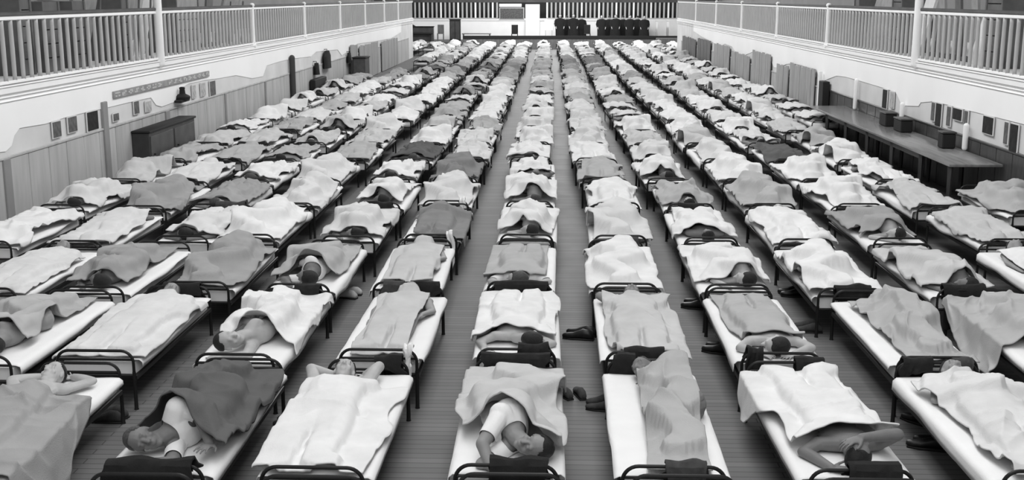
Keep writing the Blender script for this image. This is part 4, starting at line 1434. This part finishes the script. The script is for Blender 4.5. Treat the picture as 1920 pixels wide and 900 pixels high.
for i, (a_, b_, t_) in enumerate(((1673, 1689, 214), (1697, 1712, 224), (1785, 1795, 250))):
    A = on_x(a_, 230, XR - .15); B = on_x(b_, 230, XR - .15)
    zt = on_x((a_ + b_) / 2, t_, XR - .15)[2]
    y0, y1 = sorted((A[1], B[1]))
    if i == 0:
        y0 += .25; y1 += .15
    m = MB(); m.box((XR - .36, y0, .752), (XR - .15, y1, max(zt, .95)), .015)
    o = obj('dark_box', m, M_BLACK)
    m = MB(); m.box((XR - .37, y0 - .01, max(zt, .95)), (XR - .14, y1 + .01, max(zt, .95) + .03), .008); obj('lid', m, M_DWOOD, o)
    T_(o, ['black lidded box on the long table left of the middle white pipe', 'black lidded box on the long table right of the middle white pipe', 'slim black lidded box on near end of the long table'][i], 'box', 'boxes on the long table')
A = on_z(1789, 308, .75); B = on_z(1513, 198, .75)
tx0, tx1 = (A[0] + B[0]) / 2, XR - .05
r = empty('long_table', ((tx0 + tx1) / 2, (A[1] + B[1]) / 2, 0))
hy_, hx = (B[1] - A[1]) / 2, (tx1 - tx0) / 2
m = MB(); m.box((-hx, -hy_, .705), (hx, hy_, .75), .008); obj('tabletop', m, mat('varnished_wood', .17, .22, .25, 2.2, stretch=(5, .6, 1), spec=.6), r)
m = MB(); m.box((-hx + .05, -hy_ + 1.5, .62), (-hx + .08, hy_ - 1.4, .707)); obj('apron', m, M_DWOOD, r)
for i in range(5):
    y = -hy_ + 1.5 + i * (2 * hy_ - 2.95) / 4
    for x in (-hx + .065, hx - .065):
        m = MB(); m.tube([(x, y, 0), (x, y, .1), (x, y, .70)], [.028, .034, .045], 4); obj('leg', m, M_DWOOD, r, False)
m = MB(); m.tube([(-hx + .05, -hy_ + .09, 0), (-hx + .05, -hy_ + .09, .1), (-hx + .05, -hy_ + .09, .70)], [.028, .034, .045], 4); obj('leg', m, M_DWOOD, r, False)
tag(r, 'long dark varnished table standing against the wall beside the cots', 'table')
# bench along the wall nearer the camera
r = empty('wall_bench', (XR - .14, 11.2, 0))
m = MB(); m.box((-.12, -3.2, .42), (.12, 3.2, .46), .01); obj('seat', m, M_DWOOD, r)
m = MB(); m.box((.09, -3.2, .46), (.12, 3.2, .84), .01); obj('backrest', m, M_DWOOD, r)
for y in (-3.0, -1, 1, 3.0):
    m = MB(); m.box((-.1, y - .03, 0), (.1, y + .03, .425), .006); obj('leg', m, M_BLACK, r)
tag(r, 'dark wooden bench along the wall in front of the long table', 'bench')

# ---- things kept on the galleries, seen over the handrails
M_G1 = mat('store_grey', .26, .8, .2, 4); M_G2 = mat('store_pale', .62, .8, .1, 4); M_G3 = mat('store_dark', .11, .8, .2, 4)
def stored(px, wpx, X, s, kind, lab, m, top):
    d = 1.0
    p = on_x(px, 5, X - s * d)
    w_ = abs(on_x(px + wpx / 2, 5, X - s * d)[1] - on_x(px - wpx / 2, 5, X - s * d)[1])
    zt = top
    x = X - s * d
    if kind == 'crate':
        r = empty('wooden_crate', (x, p[1], 1.985))
        h = zt - 1.985
        for k in range(5):
            q = MB(); q.box((-.3, -w_ / 2 + .02, h * k / 5 + .006), (.3, w_ / 2 - .02, h * (k + 1) / 5 - .006), .006); obj('slat', q, m, r)
        for yy in (-w_ / 2 + .03, w_ / 2 - .03):
            q = MB(); q.box((-.32, yy - .03, 0), (.32, yy + .03, h), .006); obj('corner_post', q, M_G3, r)
        tag(r, lab, 'crate', 'things stored on the galleries')
    elif kind == 'folding':
        r = empty('folded_table', (x, p[1], 1.985), 0)
        h = zt - 1.985
        q = MB(); q.loft([np.array([(a, -w_ / 2 + b, z) for a, z in ((-.25, .0), (-.19, .0), (.13, h), (.07, h))]) for b in (0, w_)]); obj('tabletop', q, m, r)
        for yy in (.15, .85):
            q = MB(); q.tube([(.1, -w_ / 2 + w_ * yy, 0), (.2, -w_ / 2 + w_ * yy, h * .9)], .02, 6); obj('leg', q, M_G3, r)
        tag(r, lab, 'table', 'things stored on the galleries')
    elif kind == 'slope':
        r = empty('slanted_board', (x, p[1], 1.985), 0)
        h = zt - 1.985
        q = MB(); q.loft([np.array([(.0, yy, z), (.05, yy, z), (.05, yy + w_ * .4, z), (.0, yy + w_ * .4, z)]) for yy, z in ((-w_ * .38, 0), (w_ * .02, h))]); obj('panel', q, m, r)
        q = MB(); q.box((-.1, -w_ * .42, 0), (.12, w_ * .46, .08), .01); obj('rack_base', q, M_G3, r)
        tag(r, lab, 'panel', 'things stored on the galleries')
ML = [(8, 24, 'crate', 'dark crate on gallery, closest to picture edge above notice wall', M_G3, 3.2), (33, 12, 'slope', 'grey slanted panel beside dark crate on gallery', M_G1, 3.2), (58, 34, 'crate', 'dark crate under the pale bowl on gallery', M_G3, 3.08), (112, 26, 'crate', 'dark low crate right of pale bowl on gallery', M_G3, 3.08),
      (152, 46, 'folding', 'grey folded table leaning on gallery above the notices', M_G1, 3.3), (202, 14, 'crate', 'small black crate on gallery between grey tables', M_G3, 3.15), (230, 36, 'folding', 'second grey folded table on gallery next to white column', M_G1, 3.3), (272, 20, 'folding', 'pale folded table right at the white column', M_G2, 3.3),
      (325, 44, 'crate', 'grey-brown crate just past the white column on gallery', M_G1, 3.12), (385, 30, 'slope', 'dark slanted panel past the white column on gallery', M_G3, 3.2), (430, 34, 'folding', 'grey folded table farther along gallery near low post', M_G1, 3.15)]
for px, w_, kd, lab, m, tp in ML:
    stored(px, w_, XL, 1, kd, lab, m, tp)
p = on_x(84, 2, XL - 1.0)
m = MB(); m.lathe((XL - 1.0, p[1], 3.0855), [(.10, 0), (.2, .03), (.34, .10), (.42, .2), (.40, .2), (.3, .1), (.05, .04)], 18)
T_(obj('pale_bowl', m, M_G2), 'pale round bowl on top of a dark gallery crate', 'bowl')
MR = [(1610, 22, 'folding', 'grey folded table on gallery above the board screens', M_G1, 3.2), (1631, 10, 'crate', 'small dark crate on gallery beside grey folded table', M_G3, 3.15), (1666, 50, 'folding', 'wide grey folded table on gallery over long table', M_G1, 3.3), (1710, 20, 'crate', 'black crate on gallery left of the white column', M_G3, 3.3),
      (1743, 18, 'folding', 'pale folded table on gallery right of the white column', M_G2, 3.3), (1770, 26, 'slope', 'grey slanted panel on gallery after pale folded table', M_G1, 3.25), (1800, 26, 'slope', 'dark slanted panel on gallery above the notice cluster', M_G3, 3.25), (1832, 30, 'slope', 'grey slanted panel on gallery above large black picture', M_G1, 3.25),
      (1862, 24, 'folding', 'light folded table on gallery near picture edge', M_G2, 3.25), (1900, 34, 'crate', 'black crate on gallery at picture edge over long table', M_G3, 3.3)]
for px, w_, kd, lab, m, tp in MR:
    stored(px, w_, XR, -1, kd, lab, m, tp)

# ------------------------------------------------------------------ shoes, clothes and towels about the cots
def shoe_mesh():
    mb = MB()
    rings = []
    for y, w_, h, z in ((-.135, .022, .03, .03), (-.125, .033, .05, .035), (-.09, .037, .085, .045), (-.04, .036, .088, .047), (.0, .038, .07, .04), (.05, .045, .05, .03), (.1, .043, .042, .027), (.13, .03, .035, .024), (.142, .012, .02, .022)):
        ang = np.linspace(0, 2 * PI, 12, endpoint=False)
        rings.append(np.stack([w_ * np.cos(ang), np.full(12, y), np.maximum(z + h * .55 * np.sin(ang), .012)], 1))
    mb.loft(rings)
    return mb
SHM = shoe_mesh().mesh('shoe'); SHM.materials.append(M_SHOE)
so = MB(); so.loft([np.array([(x * 1.06, y, z) for x, y in ((-.03, -.135), (.03, -.135), (.037, -.05), (.045, .06), (.03, .135), (-.03, .135), (-.045, .06), (-.037, -.05))]) for z in (0, .014)])
SOM = so.mesh('sole'); SOM.materials.append(M_BLACK)
M_SLIP = mat('pale_slipper', .5, .9)
def shoes(px, py, ang, lab, m=None, sc=1.0, gap=.135, n=2):
    p = on_z(px, py, 0)
    for k in range(n):
        rr = random.Random(int(px + k))
        o = bpy.data.objects.new('shoe', SHM); COL.objects.link(o)
        a = ang + rr.uniform(-.25, .25)
        o.location = (p[0] + math.cos(ang) * gap * (k - .5), p[1] + math.sin(ang) * gap * (k - .5) + rr.uniform(-.03, .03), 0)
        o.rotation_euler = (0, 0, a); o.scale = (sc, sc, sc)
        if m is not None:
            o.material_slots[0].link = 'OBJECT'; o.material_slots[0].material = m
        s = bpy.data.objects.new('sole', SOM); COL.objects.link(s); s.parent = o
        side = 'one' if n == 1 else ('left shoe' if k == 0 else 'right shoe')
        tag(o, (lab % side) if '%s' in lab else lab, 'shoe', 'shoes on the floor')
shoes(1088, 632, 1.3, 'black %s on centre aisle floor beside cot with spread elbows', sc=1.1)
shoes(1308, 575, 1.2, 'black %s on floor, third line right of centre aisle, second row', sc=1.15)
shoes(1488, 552, 1.6, 'black %s on floor between second and third cots right of aisle', sc=1.15)
shoes(1352, 660, 1.2, 'black %s beside near end of second cot right of aisle', sc=1.15)
shoes(1732, 790, .8, 'black %s under front row cot with pale folded blanket', sc=1.1)
shoes(1748, 838, 1.0, 'black %s close to front edge under pale-blanket cot', sc=1.1)
shoes(205, 786, 1.5, 'dark slipper, %s, beside front cot with charcoal blanket', M_CLOTH)
shoes(1128, 762, 1.5, 'dark sandal-like %s on centre aisle beside bare mattress strip', M_CLOTH, .9)
shoes(1072, 741, .3, 'dark sandal-like %s just beside foot of grey-blanket centre cot', M_CLOTH, .9)
shoes(548, 793, 1.5, 'dark slipper, %s, beside cot with smooth white blanket', M_CLOTH, .9)
shoes(652, 556, 1.4, 'pale slipper, %s, on aisle floor left of light blanket cot', M_SLIP)
shoes(1512, 618, 1.5, 'dark thin slipper, %s, behind fourth line cot right of aisle', M_CLOTH)

def rail_cloth(c, r, far, x0, x1, drop_in, drop_out, lab, m=M_COAT, seed=1, name='dark_coat', top=None):
    """a garment thrown over an end hoop"""
    x, y, a, nh = beds[(c, r)]
    yy = 1.01 if (far != nh) else -1.01
    sgn = 1 if yy > 0 else -1
    nu, nv = 22, 14
    t = np.linspace(-1, 1, nu)[:, None] * np.ones((1, nv))
    v = np.linspace(0, 1, nv)[None, :] * np.ones((nu, 1))
    x0, x1 = max(x0 * .85, -.262), min(x1 * .85, .262)
    X = x0 + (x1 - x0) * v + .11 * (vnoise(t * 2.2 + 4, v * 1.5, seed) - .5) * np.abs(t) ** .5
    drop = np.where(t < 0, drop_in, drop_out) * (.55 + .95 * vnoise(v * 3.3, v * 0 + seed + t * .2, seed + 2))
    s = np.abs(t)
    R = .020 + .030 * vnoise(v * 3.1 + 2, t * 1.2, seed + 9)
    arc = np.minimum(s / .18, 1) * PI / 2
    Z = HT + (R - .004) * np.cos(arc) + .004 * vnoise(v * 7, t * 3, seed) - np.maximum(s - .18, 0) / .82 * drop
    fold = .016 * np.sin(v * 19 + 3 * vnoise(v * 3, t * 2, seed + 3)) * np.clip(s * 1.6, 0, 1) + .05 * vnoise(v * 4, t * 2.5, seed + 5) * s
    Yo = np.sign(t) * (R * np.sin(arc) + np.maximum(fold, 0) + .004)
    Yo = np.clip(Yo, -.042, .085)
    P = np.stack([X, yy + sgn * Yo, Z], 2)
    du = np.gradient(P, axis=0); dv = np.gradient(P, axis=1)
    nr = np.cross(du, dv); nr /= np.linalg.norm(nr, axis=2, keepdims=True) + 1e-9
    if nr[nu // 2, nv // 2, 2] < 0:
        nr = -nr
    Q = P + nr * .014
    N = nu * nv
    I = np.arange(N).reshape(nu, nv)
    q = np.stack([I[:-1, :-1], I[:-1, 1:], I[1:, 1:], I[1:, :-1]], -1).reshape(-1, 4)
    rim = np.concatenate([I[0, :], I[1:, -1], I[-1, -2::-1], I[-2:0:-1, 0]]); rn = np.roll(rim, -1)
    mb = MB(); mb.add(np.concatenate([P.reshape(-1, 3), Q.reshape(-1, 3)]), [tuple(k) for k in np.concatenate([q[:, ::-1], q + N, np.stack([rim, rn, rn + N, rim + N], 1)]).tolist()])
    o = obj(name, mb, m)
    o.location = (x, y, 0); o.rotation_euler = (0, 0, a)
    T_(o, lab, 'towel' if 'towel' in name else 'garment', 'clothes and towels over cot rails')
# local x: for near-head cots the picture runs towards -x
rail_cloth(-2, 1, False, -.36, .36, .06, .40, 'black coat spread over whole head rail of the charcoal-blanket cot', seed=2)
rail_cloth(0, 1, False, -.30, .12, .10, .30, 'black jacket over head rail of cot with bared shoulder', seed=4)
rail_cloth(2, 1, False, -.24, .10, .08, .30, 'black garment over head rail beneath forearm-shaded sleeper', seed=5)
rail_cloth(1, 1, False, -.05, .22, .10, .30, 'dark jacket over foot rail of cot with bare mattress strips', M_CLOTH, seed=6)
rail_cloth(-1, 1, True, .06, .31, .08, .22, 'black coat on head rail right of the raised elbow', seed=7)
rail_cloth(0, 1, True, -.31, .30, .10, .22, 'dark clothes over foot rail at centre aisle, front row', seed=8)
rail_cloth(0, 2, False, -.30, -.02, .12, .20, 'black garment under dark-haired head, second row by centre aisle', seed=9)
rail_cloth(0, 2, True, -.33, .33, .14, .22, 'wide black clothes over foot rail, second row by centre aisle', seed=10)
rail_cloth(1, 1, True, -.34, -.12, .2, .36, 'black coat hanging at rail left of head wrapped to chin', seed=11)
rail_cloth(1, 2, False, -.18, .16, .12, .20, 'dark garment over foot rail of the spread-elbows cot', seed=12)
rail_cloth(2, 1, True, -.33, -.05, .14, .30, 'black clothes over foot rail, second line right of aisle, front row', seed=13)
rail_cloth(2, 2, False, .16, .34, .08, .26, 'black garment at rail end beneath pale-armed face-down sleeper', seed=14)
rail_cloth(3, 1, True, -.34, -.06, .10, .25, 'black clothes over head rail beside sleeper covered to chin', seed=15)
rail_cloth(3, 1, True, .12, .32, .12, .2, 'dark garment over head rail right of sleeper covered to chin', M_CLOTH, seed=16)
rail_cloth(3, 3, False, -.18, .22, .12, .24, 'black clothes over foot rail of puffy white blanket cot', seed=17)
rail_cloth(4, 3, False, -.14, .30, .10, .34, 'black clothes hanging under thick black-haired head', seed=18)
rail_cloth(-2, 2, True, -.30, -.02, .12, .24, 'black clothes over foot rail behind puffed white blanket', seed=19)
rail_cloth(-3, 2, True, -.16, .26, .08, .18, 'black clothes over head rail behind flat-lying sleeper', seed=20)
rail_cloth(-1, 2, True, .0, .33, .12, .26, 'black clothes over head rail of smooth light blanket cot', seed=21)
rail_cloth(-1, 2, True, -.33, -.08, .12, .2, 'dark garment over head rail left of face hidden by rail', M_CLOTH, seed=22)
rail_cloth(2, 4, True, -.20, .20, .10, .2, 'black clothes over foot rail of fourth row white cot', seed=23)
rail_cloth(1, 3, True, .0, .30, .12, .2, 'dark clothes over head rail in third row, right of aisle', M_CLOTH, seed=24)
rail_cloth(-2, 4, True, -.30, .10, .10, .2, 'black clothes over rail behind fourth row blanket left of aisle', seed=25)
rail_cloth(-4, 4, True, -.25, .2, .10, .2, 'dark clothes over rail near the wall-side fourth row', M_CLOTH, seed=26)
rail_cloth(-1, 2, False, .24, .345, .10, .20, 'bright white towel over foot rail corner, left of centre aisle', M_TOWEL, seed=27, name='white_towel')
rail_cloth(-1, 4, False, .22, .34, .14, .28, 'white towel hanging at rail corner, fourth row left of aisle', M_TOWEL, seed=28, name='white_towel')
rail_cloth(-1, 5, False, .24, .345, .10, .22, 'short white towel at rail corner, fifth row left of aisle', M_TOWEL, seed=29, name='white_towel')
rail_cloth(-1, 6, False, -.20, .0, .12, .24, 'white towel across middle of rail, sixth row left of aisle', M_TOWEL, seed=30, name='white_towel')
# ------------------------------------------------------------------ light
w = bpy.data.worlds.new('world')
SC.world = w
w.use_nodes = True
w.node_tree.nodes['Background'].inputs['Color'].default_value = (1, 1, 1, 1)
w.node_tree.nodes['Background'].inputs['Strength'].default_value = 0.22

def area(name, loc, rot, sx, sy, power):
    l = bpy.data.lights.new(name, 'AREA')
    l.shape = 'RECTANGLE'; l.size = sx; l.size_y = sy; l.energy = power
    o = bpy.data.objects.new(name, l)
    COL.objects.link(o)
    o.location = loc; o.rotation_euler = rot
    return o
area('skylight', (0.2, 37, 8.0), (0, 0, 0), 2.8, 80, 2700)
for s in (-1, 1):       # unseen fill strips, added and tilted outward to brighten the side walls
    area('wall_fill', (s * 2.0, 33, 8.0), (0, math.radians(66) * -s, 0), 1.6, 76, 2300)
area('rear_fill', (0, -1.5, 7.5), (math.radians(62), 0, 0), 10, 4, 300)  # added fill behind the camera, lifts the faces turned towards it
area('end_wall_fill', (0, 66.5, 5.6), (math.radians(55), 0, 0), 12, .8, 900)  # unseen fill light added to brighten the end wall behind the platform
area('end_window', (.5, 76.0, 13.0), (math.radians(-80), 0, 0), 5, 18, 2600)

SC.view_settings.view_transform = 'Standard'
SC.view_settings.look = 'None'
SC.view_settings.gamma = 1.0
SC.view_settings.use_curve_mapping = False
SC.view_settings.exposure = -0.15
